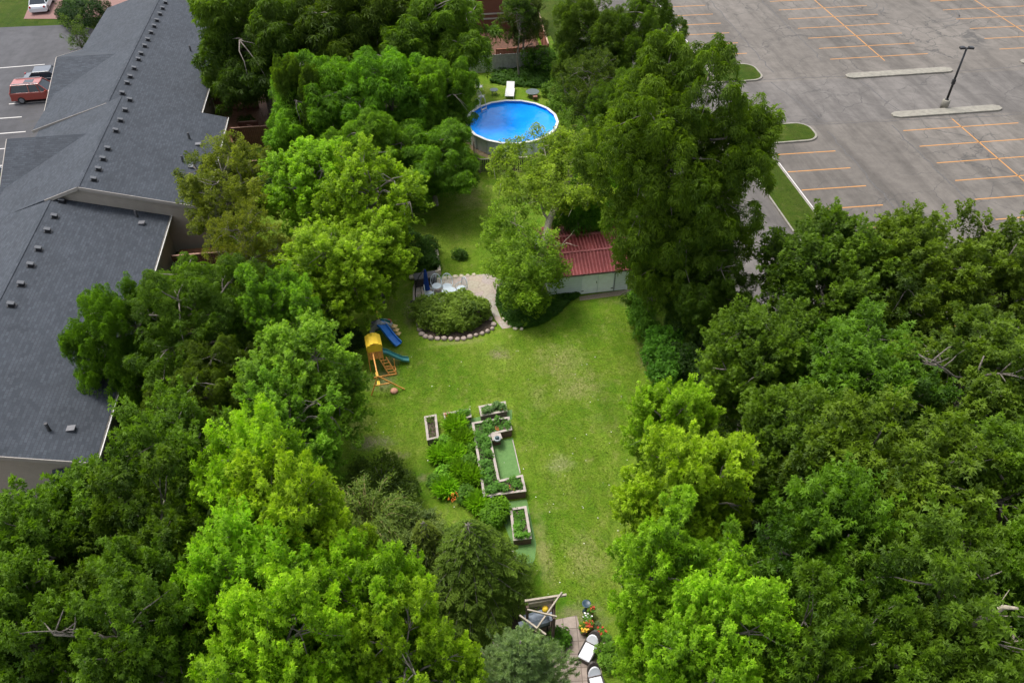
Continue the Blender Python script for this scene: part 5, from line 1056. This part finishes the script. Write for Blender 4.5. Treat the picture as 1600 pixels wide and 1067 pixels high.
for (a_, b_, r0) in ((V_(893, 275, 6.5), V_(935, 255, 7.6), .07), (V_(880, 300, 5.8), V_(910, 215, 8.4), .09), (V_(858, 345, 4.6), V_(820, 270, 6.8), .09), (V_(846, 400, 3.2), V_(795, 345, 5.2), .09), (V_(846, 400, 3.2), V_(885, 380, 4.2), .08), (V_(870, 320, 5.2), V_(850, 230, 7.8), .07), (V_(880, 300, 5.8), V_(925, 290, 6.6), .07), (V_(832, 445, 1.3), V_(800, 400, 3.6), .08), (V_(832, 445, 1.3), V_(860, 440, 2.6), .08)):
    pts = limb(mb, a_, b_, r0, .025, rr, .06, 6, 6)
    for k in range(7): p_ = pts[rr.randint(1, 6)]; limb(mb, p_, p_ + Vector((rr.uniform(-1, 1), rr.uniform(-1, 1), rr.uniform(-.1, .8))), .028, .007, rr, .05, 3, 4)
for k in list(range(0, len(C2), 3)):
    c_ = Vector(C2[k]); limb(mb, c_ + Vector((rr.uniform(-.5, .5), rr.uniform(-.5, .5), -.6)), c_, .02, .006, rr, 0, 2, 4)
mb.build('trunk', BARK_PALE, t1)
# tall locust's left branch, built as a separate tree, highlight put into its green
lb = [(Vector((0, 0, 4.0)), 1.3, 1.2), (Vector((-.9, -.3, 4.3)), 1.0, .9), (Vector((.9, -.4, 4.6)), 1.0, .9), (Vector((.2, .6, 5.2)), 1.1, .9), (Vector((1.2, .5, 3.4)), .8, .8)]
me, tr = make_tree('w', 55, lb, 'walnut', 150, .14); p = at(918, 318, 4.3); o = empty('walnut_tree', (p.x, p.y, 0), 0, 'bright green drooping locust branch, built as a tree, hanging over the red shed roof', 'tree')
for nm, d in (('trunk', tr), ('crown', me)):
    c = bpy.data.objects.new(nm, d); col.objects.link(c); c.parent = o; c.color = (.12, .30, .02, 1)
# sapling in front of the back fence
lb = [(Vector((0, 0, 5.2)), .9, 1.2), (Vector((.5, .2, 6.2)), .8, .9), (Vector((-.5, 0, 6.6)), .8, .8), (Vector((0, .2, 7.4)), .8, .7)]
me, tr = make_tree('s', 61, lb, 'fine', 75, .09, fork=.8); p = at(811, 122); o = empty('sapling', (p.x, p.y, 0), 0, 'slim straight sapling standing in front of the grey back fence', 'tree')
for nm, d in (('trunk', tr), ('crown', me)):
    c = bpy.data.objects.new(nm, d); col.objects.link(c); c.parent = o; c.color = (.07, .14, .02, 1)

# ---------------- conifers
def needle_mesh(name, P, D, Ln, W, tone, seed):
    global rng
    rng = np.random.default_rng(seed); Nn = nrm(np.array([0, 0, 1.0]) + rng.normal(0, .4, D.shape)); V, T_ = leaf_arrays(P, D, Nn, Ln, W, tone, 1); return mesh_from_leaves(name, V, T_, LEAF)
def hemlock(px_, py_, rpx, h, colr, label, seed, name='hemlock_tree', droop=.35, nb=150, brown=0.0):
    rr = random.Random(seed); g = np.random.default_rng(seed); p = at(px_, py_, h * .45); Rm = rpx * depth(p) / FPX
    t = empty(name, (p.x, p.y, 0), 0, label, 'tree'); mb = MB(); mb.tube([(0, 0, -.1), (0, 0, h * .5), (0, 0, h)], [.2, .13, .02], 8); PP, DD, TT = [], [], []
    for i in range(nb):
        f = (i + .5) / nb; z = h * (.12 + .86 * f); L_ = Rm * (1.02 - f) ** .75 * rr.uniform(.75, 1.12); a_ = i * 2.399 + rr.uniform(-.3, .3); d = Vector((math.cos(a_), math.sin(a_), 0)); pts = []
        for k in range(7): u = k / 6; pts.append(Vector((0, 0, z)) + d * (L_ * u) + Vector((0, 0, L_ * (.22 * u - droop * 1.4 * u * u))))
        mb.tube(pts, [.035 * (1 - .8 * k / 6) for k in range(7)], 4); s_ = d.cross(Vector((0, 0, 1))); bt = rr.gauss(.4, .16)
        n = int(26 * L_)
        for k in range(n):
            u = rr.uniform(.2, 1.0); q = u * 6; k0 = min(5, int(q)); c = pts[k0].lerp(pts[k0 + 1], q - k0); side = rr.choice((-1, 1)); l2 = (1.1 - u) * L_ * .42 + .18
            dd = (d * .55 + s_ * side * .9 + Vector((0, 0, -.12 + rr.gauss(0, .12)))).normalized(); m_ = int(7 + l2 * 14)
            for j in range(m_):
                v = j / m_; PP.append(c + dd * l2 * v); e = (dd + s_ * rr.gauss(0, .5) + d * rr.gauss(.1, .45) + Vector((0, 0, rr.gauss(-.18, .25)))); DD.append(e); TT.append(bt + rr.gauss(0, .12) + .2 * v)
    P = np.array(PP); D = nrm(np.array(DD)); n = len(P); c = bpy.data.objects.new('crown', needle_mesh('crown', P, D, .13 * (.7 + .6 * g.random(n)), np.full(n, .035), np.array(TT), seed)); col.objects.link(c); c.parent = t; c.color = (*colr, 1)
    mb.build('trunk', BARK, t); return t
hemlock(735, 885, 112, 6.0, (.115, .205, .03), 'olive green hemlock with dense flat sprays beside the lowest planters', 71)
hemlock(668, 870, 58, 5.0, (.125, .19, .03), 'smaller hemlock between the willow and the planters', 72)
def pine(px_, py_, rpx, h, colr, label, seed):
    rr = random.Random(seed); g = np.random.default_rng(seed); p = at(px_, py_, h * .6); Rm = rpx * depth(p) / FPX; t = empty('pine_tree', (p.x, p.y, 0), 0, label, 'tree'); mb = MB(); mb.tube([(0, 0, -.1), (0, 0, h)], [.2, .03], 8); PP, DD, TT = [], [], []
    for i in range(120):
        f = (i + .5) / 120; z = h * (.2 + .76 * f); L_ = Rm * (1.03 - f) ** .8 * rr.uniform(.8, 1.1); a_ = i * 2.399; d = Vector((math.cos(a_), math.sin(a_), 0)); pts = [Vector((0, 0, z)) + d * (L_ * k / 4) + Vector((0, 0, L_ * .28 * (k / 4) ** 1.5)) for k in range(5)]; mb.tube(pts, [.035, .03, .024, .018, .01], 5)
        for k in range(int(6 + L_ * 7)):
            u = rr.uniform(.3, 1.03); q = min(3.99, u * 4); c = pts[int(q)].lerp(pts[int(q) + 1], q - int(q)) + Vector([rr.gauss(0, .12) for _ in range(3)]); ax = (d * .6 + Vector((rr.gauss(0, .4), rr.gauss(0, .4), .75))).normalized(); bt = rr.gauss(.45, .15)
            for j in range(46): e = (ax * 1.0 + Vector([rr.gauss(0, .62) for _ in range(3)])).normalized(); PP.append(c + ax * rr.uniform(-.05, .22)); DD.append(e); TT.append(bt + rr.gauss(0, .12))
    P = np.array(PP); D = nrm(np.array(DD)); n = len(P); c = bpy.data.objects.new('crown', needle_mesh('crown', P, D, .15 * (.7 + .6 * g.random(n)), np.full(n, .020), np.array(TT), seed)); col.objects.link(c); c.parent = t; c.color = (*colr, 1); mb.build('trunk', BARK, t)
pine(812, 1056, 104, 6.8, (.21, .33, .17), 'blue green pine at the bottom edge beside the paver patio', 81)
# willow with arching pale stems
def willow(px_, py_, rpx, h, colr, label, seed):
    rr = random.Random(seed); g = np.random.default_rng(seed); p = at(px_, py_, h * .6); Rm = rpx * depth(p) / FPX; t = empty('willow_tree', (p.x, p.y, 0), 0, label, 'tree'); mb = MB(); PP, DD, TT = [], [], []
    mb.tube([(0, 0, -.1), (.1, 0, h * .3)], [.16, .12], 8)
    for i in range(120):
        a_ = rr.uniform(0, 6.28); L_ = Rm * rr.uniform(.45, 1.1); d = Vector((math.cos(a_), math.sin(a_), 0)); z0 = h * rr.uniform(.25, .45); zt = h * rr.uniform(.75, 1.05)
        pts = [Vector((.1, 0, z0)) + d * L_ * (k / 8) + Vector((0, 0, (zt - z0) * math.sin(min(1, k / 8 * 1.35) * math.pi / 2) - L_ * .55 * max(0, k / 8 - .45) ** 1.5)) for k in range(9)]
        mb.tube(pts, [.03 * (1 - .1 * k) for k in range(9)], 4); bt = rr.gauss(.5, .15)
        for k in range(120):
            u = rr.uniform(.3, 1) * 7.99; c = pts[int(u)].lerp(pts[int(u) + 1], u % 1); dr = (pts[int(u) + 1] - pts[int(u)]).normalized(); PP.append(c + Vector([rr.gauss(0, .1) for _ in range(3)])); DD.append(dr * .8 + Vector([rr.gauss(0, .6) for _ in range(3)]) + Vector((0, 0, -.25))); TT.append(bt + rr.gauss(0, .15))
    P = np.array(PP); D = nrm(np.array(DD)); n = len(P); c = bpy.data.objects.new('crown', needle_mesh('crown', P, D, .22 * (.7 + .6 * g.random(n)), np.full(n, .045), np.array(TT), seed)); col.objects.link(c); c.parent = t; c.color = (*colr, 1); mb.build('trunk', simple('willow_bark', (.30, .24, .10), .8), t)
willow(575, 830, 78, 4.4, (.15, .24, .06), 'pale willow with arching yellow stems in front of the dark yew', 91)
willow(640, 850, 52, 3.8, (.15, .23, .08), 'smaller greyish willow between the pale willow and the hemlock', 92)

# ---------------- shrubs, hedges, ivy, perennials
def shrub(name, items, sp, K, colr, label, seed, cat='bush', density=1.0, z0=0.0, group=None, scale=None):
    """items: photo x, y, level, radius m, height m"""
    base = at(items[0][0], items[0][1], 0); lobes = []
    for (q, w, z, r1, r2) in items: v = at(q, w, z) - base; v.z = z; lobes.append((v, r1, r2))
    me, C, A_, l = crown_mesh('foliage', lobes, sp, K, seed, density); t = empty(name, base, 0, label, cat, group)
    o = bpy.data.objects.new('foliage', me); col.objects.link(o); o.parent = t; o.color = (*colr, 1)
    mb = MB(); rr = random.Random(seed)
    for j in range(0, len(C), max(1, len(C) // 14)):
        c = Vector(C[j]); lc = lobes[l[j]][0]; limb(mb, (lc.x * .7 + c.x * .1, lc.y * .7 + c.y * .1, 0), c, .03, .012, rr, 0, 3, 5)
    mb.build('stems', BARK, t); return t
shrub('leafy_bush', [(705, 490, .7, 1.2, .85), (678, 489, .75, .95, .8), (736, 488, .75, 1.0, .8), (690, 478, .95, .95, .75), (722, 474, .95, .95, .75), (690, 500, .5, .85, .6), (722, 499, .5, .85, .6), (662, 476, .85, .55, .5), (752, 482, .7, .6, .6), (670, 503, .4, .6, .45), (645, 482, .9, .4, .35)], 'shrub', 300, (.14, .235, .035), 'big rounded leafy bush inside the rock border', 201)
shrub('yew_bush', [(595, 750, .7, 1.2, .8), (620, 765, .6, 1.0, .7), (575, 760, .6, .9, .7)], 'fine', 130, (.055, .105, .01), 'dark flat topped yew bush on the left lawn edge', 202)
shrub('dark_bush', [(655, 400, .7, 1.0, .9), (640, 385, .8, 1.1, 1.0), (668, 415, .5, .8, .6), (620, 370, .8, 1.1, 1.0), (665, 385, .6, .8, .7)], 'shrub', 170, (.05, .125, .018), 'dark green bushes behind the storage box', 203)
shrub('small_bush', [(719, 398, .25, .4, .3)], 'shrub', 16, (.05, .12, .015), 'small bush alone on the back lawn', 204)
shrub('vines', [(845, 92, 1.3, 1.3, 1.1), (865, 100, 1.2, 1.0, 1.2), (825, 90, 1.2, .8, .9), (880, 120, 1.0, 1.1, 1.0)], 'shrub', 150, (.07, .17, .018), 'green vines heaped over the right end of the back fence', 205, 'vine')
shrub('leafy_bush', [(878, 150, .8, 1.2, 1.0), (872, 165, .7, 1.0, .9), (888, 180, .9, .9, .9), (900, 195, .8, .9, .9), (862, 140, .6, .9, .7)], 'shrub', 150, (.12, .24, .03), 'light green bush between the pool and the right lot line', 206)
shrub('leafy_bush', [(1003, 490, .9, .8, 1.0), (1012, 520, .8, .8, .9), (1000, 470, .8, .7, .8)], 'shrub', 110, (.10, .24, .02), 'bright ivy covered bush right of the shed', 207)
shrub('ivy_hedge', [(1030, 560, 1.0, .9, 1.1), (1040, 590, 1.0, 1.0, 1.1), (1055, 570, 1.4, 1.0, 1.3), (1025, 535, 1.0, .7, 1.0), (1045, 545, 1.6, 1.0, 1.4)], 'shrub', 190, (.085, .24, .02), 'ivy covered hedge at the right edge of the lawn', 208, 'hedge')
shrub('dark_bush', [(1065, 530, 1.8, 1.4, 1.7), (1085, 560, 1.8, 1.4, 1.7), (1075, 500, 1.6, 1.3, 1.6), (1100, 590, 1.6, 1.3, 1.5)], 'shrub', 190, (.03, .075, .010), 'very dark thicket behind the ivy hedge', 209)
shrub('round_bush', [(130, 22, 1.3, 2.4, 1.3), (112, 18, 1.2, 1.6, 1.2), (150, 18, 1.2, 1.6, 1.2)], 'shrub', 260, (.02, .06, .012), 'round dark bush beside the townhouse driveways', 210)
shrub('dark_bush', [(2, 305, 1.2, 1.0, 1.3), (-8, 290, 1.2, 1.0, 1.2)], 'shrub', 80, (.02, .07, .012), 'dark bush at the left edge in front of the parked white car', 211)
shrub('thin_tree', [(117, 45, 2.4, .8, 1.5), (120, 60, 1.2, .6, .9)], 'fine', 60, (.09, .16, .03), 'thin pale tree at the edge of the townhouse road', 212, 'tree', .7)
shrub('leafy_bush', [(800, 800, .6, .01, .01), (772, 803, .5, .55, .45), (778, 795, .6, .5, .4)], 'shrub', 50, (.12, .28, .015), 'bright round plant left of the long planter', 213)
# dark undergrowth along the left lot line
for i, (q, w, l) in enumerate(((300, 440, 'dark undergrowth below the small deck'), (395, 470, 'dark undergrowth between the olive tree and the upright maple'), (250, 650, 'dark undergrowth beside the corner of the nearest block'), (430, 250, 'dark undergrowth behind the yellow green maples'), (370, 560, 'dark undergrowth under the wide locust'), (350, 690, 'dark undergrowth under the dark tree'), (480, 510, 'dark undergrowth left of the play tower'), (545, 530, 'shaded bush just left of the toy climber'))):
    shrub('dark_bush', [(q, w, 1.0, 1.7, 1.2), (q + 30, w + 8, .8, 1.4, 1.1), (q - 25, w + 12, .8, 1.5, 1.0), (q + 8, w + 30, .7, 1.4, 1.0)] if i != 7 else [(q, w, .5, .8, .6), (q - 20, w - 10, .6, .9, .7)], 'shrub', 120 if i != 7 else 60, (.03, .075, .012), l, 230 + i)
def ground_cover(name, poly, n, hgt, colr, label, seed, Ls=.16, lob=3, wid=.75):
    """leafy carpet over a bed"""
    global rng
    rng = np.random.default_rng(seed); P_ = np.array([[at(*k).x, at(*k).y] for k in poly]); lo, hi = P_.min(0), P_.max(0); pts = []
    while len(pts) < n:
        q = rng.uniform(lo, hi, (n, 2)); ins = np.zeros(n, bool); j = len(P_) - 1
        for i in range(len(P_)):
            c = ((P_[i, 1] > q[:, 1]) != (P_[j, 1] > q[:, 1])) & (q[:, 0] < (P_[j, 0] - P_[i, 0]) * (q[:, 1] - P_[i, 1]) / (P_[j, 1] - P_[i, 1] + 1e-9) + P_[i, 0]); ins ^= c; j = i
        pts += list(q[ins])
    q = np.array(pts[:n]); ph = np.sin(q[:, 0] * 3.1 + np.sin(q[:, 1] * 2.2)) * np.sin(q[:, 1] * 2.7) * .5 + .5; z = rng.random(n) * hgt * (.5 + .7 * ph)
    P = np.column_stack([q, z + .02]); th = rng.random(n) * 6.28; D = nrm(np.column_stack([np.cos(th), np.sin(th), rng.normal(.25, .3, n)])); Nn = nrm(np.array([0, 0, 1.]) + rng.normal(0, .35, (n, 3))); L_ = Ls * (.6 + .8 * rng.random(n))
    V, T_ = leaf_arrays(P, D, Nn, L_, L_ * wid, .35 + .25 * ph + rng.normal(0, .12, n), lob); o = bpy.data.objects.new(name, mesh_from_leaves(name, V, T_, LEAF)); col.objects.link(o); o.color = (*colr, 1); return tag(o, label, 'ground cover', kind='stuff')
ivyp = ((778, 452), (776, 475), (786, 496), (800, 512), (822, 514), (850, 505), (875, 488), (888, 472), (905, 463), (880, 455), (858, 470), (840, 440), (800, 440))
ground_cover('ivy', ivyp, 15000, .28, (.045, .125, .016), 'dark ivy carpet beside the path and shed', 301)
ground_cover('ivy', ((778, 95), (860, 88), (885, 145), (860, 140), (800, 136), (765, 130)), 9000, .4, (.055, .14, .02), 'ground ivy between the back fence and the pool', 302)
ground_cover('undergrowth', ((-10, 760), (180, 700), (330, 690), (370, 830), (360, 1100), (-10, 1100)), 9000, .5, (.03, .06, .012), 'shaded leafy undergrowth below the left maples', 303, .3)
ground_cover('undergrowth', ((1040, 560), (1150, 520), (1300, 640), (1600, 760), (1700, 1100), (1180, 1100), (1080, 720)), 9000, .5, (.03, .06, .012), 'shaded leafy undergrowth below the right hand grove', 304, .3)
def perennial(px_, py_, r_, h_, n, colr, label, seed, group=None, name='perennial_plant', z0=0, blade=.5):
    g = np.random.default_rng(seed); p = at(px_, py_, z0); th = g.random(n) * 6.28; k = np.sqrt(g.random(n)); P = np.column_stack([k * r_ * np.cos(th), k * r_ * np.sin(th), h_ * g.random(n) * .75]); D = nrm(np.column_stack([np.cos(th) * k * .6, np.sin(th) * k * .6, np.full(n, .9)]) + g.normal(0, .35, (n, 3)))
    L_ = blade * (.5 + .6 * g.random(n)); global rng; rng = g; Nn = nrm(np.column_stack([-np.cos(th), -np.sin(th), np.full(n, .4)]) + g.normal(0, .4, (n, 3))); V, T_ = leaf_arrays(P, D, Nn, L_, L_ * .17, .45 + .35 * P[:, 2] / h_ + g.normal(0, .13, n), 1)
    o = bpy.data.objects.new(name, mesh_from_leaves(name, V, T_, LEAF)); col.objects.link(o); o.location = p; o.color = (*colr, 1); return tag(o, label, 'plant', group)
PG = (.15, .33, .02)
for i, (q, w, r_, h_, kd, l) in enumerate(((712, 672, .42, .75, 'g', 'tall bright perennial clump just below the back left planter'), (697, 692, .38, .6, 'l', 'leafy perennial clump beside the narrow upright planter'), (723, 694, .42, .8, 'g', 'tall perennial clump against the left side of the large planter'), (688, 716, .36, .55, 'g', 'grassy perennial clump at the left side of the plant row'), (711, 718, .42, .75, 'g', 'grassy perennial clump in the middle of the plant row'), (732, 722, .34, .75, 'l', 'leafy clump against the middle of the large planter'), (695, 741, .42, .55, 'l', 'low leafy clump at the left of the lower plant row'), (719, 742, .42, .75, 'g', 'grassy clump right above the orange flowers'), (739, 752, .32, .7, 'g', 'narrow perennial clump touching the large planter corner'), (697, 766, .42, .5, 'g', 'low perennial clump next to the orange flowers'), (727, 772, .42, .5, 'l', 'leafy clump at the foot of the large planter'), (748, 790, .40, .5, 'g', 'feathery clump between hemlock and planters'), (735, 700, .2, .6, 'l', 'pale green clump at the large planter wall'), (682, 752, .3, .4, 'l', 'small low clump at the outer edge of the plant row'))):
    cc = tuple(k * (1 + .25 * math.sin(i * 2.3)) for k in PG)
    if kd == 'g': perennial(q, w, r_ * 1.15, h_, 1100, cc, l, 400 + i, 'perennials left of the large planter')
    else: shrub('perennial_plant', [(q, w, h_ * .5, r_, h_ * .45), (q + 4, w - 3, h_ * .6, r_ * .6, h_ * .35)], 'shrub', 34, (cc[0] * .8, cc[1] * .85, .03), l, 400 + i, 'plant', .8, group='perennials left of the large planter')
FLO = simple('orange_petals', (.55, .15, .02), .6, .2); 
def flowers(px_, py_, r_, n, z0, z1, m_, label, seed, parent=None, s=.05):
    rr = random.Random(seed); p = at(px_, py_, z0); q = MB()
    for i in range(n):
        a_ = rr.uniform(0, 6.28); k = math.sqrt(rr.random()) * r_; c = Vector((k * math.cos(a_), k * math.sin(a_), rr.uniform(0, z1 - z0))); pr = []
        for j in range(6): b_ = 6.283 * j / 6; pr.append(c + Vector((math.cos(b_) * s, math.sin(b_) * s, rr.uniform(0, .02))))
        q.add([c + Vector((0, 0, -.02))] + pr, [(0, j + 1, (j + 1) % 6 + 1) for j in range(6)])
    o = q.build('flowers', m_); o.location = p; return tag(o, label, 'flowers')
flowers(708, 779, .28, 20, .45, .75, FLO, 'orange flowers at the foot of the plant row', 1, s=.035)
PUR = simple('purple_petals', (.35, .18, .62), .6, .15); flowers(766, 778, .18, 22, .25, .6, PUR, 'purple flowers at the near wall of the large planter', 2)

ground_cover('grass_blades', ((800, 525), (880, 512), (995, 475), (1003, 560), (990, 640), (975, 700), (955, 830), (965, 955), (905, 948), (855, 900), (848, 800), (828, 735), (808, 672), (798, 622), (700, 630), (658, 640), (655, 700), (640, 742), (540, 735), (545, 650), (640, 580), (650, 545), (780, 540)), 26000, .03, (.145, .245, .02), 'short grass blades standing up on the mown lawn', 311, .10, 1, .22)
ground_cover('grass_blades', ((700, 290), (760, 262), (770, 330), (755, 380), (765, 425), (700, 428), (690, 390), (660, 350)), 4500, .03, (.135, .235, .02), 'short grass blades on the back lawn', 312, .10, 1, .22)
rr = random.Random(5); q = MB()
for i in range(130):
    p = at(rr.uniform(560, 990), rr.uniform(545, 930)); s_ = rr.uniform(.015, .035); q.add([(p.x + s_ * math.cos(k * 1.2566), p.y + s_ * math.sin(k * 1.2566), .07) for k in range(5)], [(0, 1, 2, 3, 4)])
tag(q.build('clover_flowers', simple('clover_white', (.6, .58, .5), .8)), 'tiny white clover flowers scattered over the lawn', 'flowers', kind='stuff')

shrub('leafy_bush', [(948, 1018, .4, .35, .35), (952, 1030, .4, .35, .35)], 'shrub', 22, (.12, .26, .03), 'small green bush squeezed between the wicker chair and the bright maple', 260)
shrub('potted_fern', [(872, 996, .35, .32, .3)], 'shrub', 14, (.10, .26, .03), 'leafy fern at the corner of the pergola and the pavers', 261, 'plant')

# pale bare limb in the bottom right gap
base = at(1560, 1030); t = empty('bare_branch_tree', (base.x, base.y, 0), 0, 'pale forked bare limb showing in the gap at the bottom right', 'tree'); mb = MB(); rr = random.Random(31)
W_ = lambda q, w, z: at(q, w, z) - Vector((base.x, base.y, 0))
mb.tube([(0, 0, -.1), W_(1545, 1010, 4), W_(1535, 985, 8.5), W_(1520, 975, 10.5)], [.26, .22, .18, .14], 8); mb.tube([W_(1520, 975, 10.5), W_(1545, 962, 11), W_(1568, 948, 11.4), W_(1590, 950, 11.8)], [.14, .11, .08, .04], 8)
limb(mb, W_(1535, 985, 8.5), W_(1600, 1000, 10.5), .10, .03, rr, .05, 6, 6)
for k in range(9): a_ = W_(rr.uniform(1530, 1585), rr.uniform(950, 995), rr.uniform(9.5, 11)); limb(mb, a_, a_ + Vector((rr.uniform(-1, 1), rr.uniform(-.6, .6), rr.uniform(0, .7))), .03, .008, rr, 0, 4, 4)
mb.build('trunk', BARK_PALE, t)
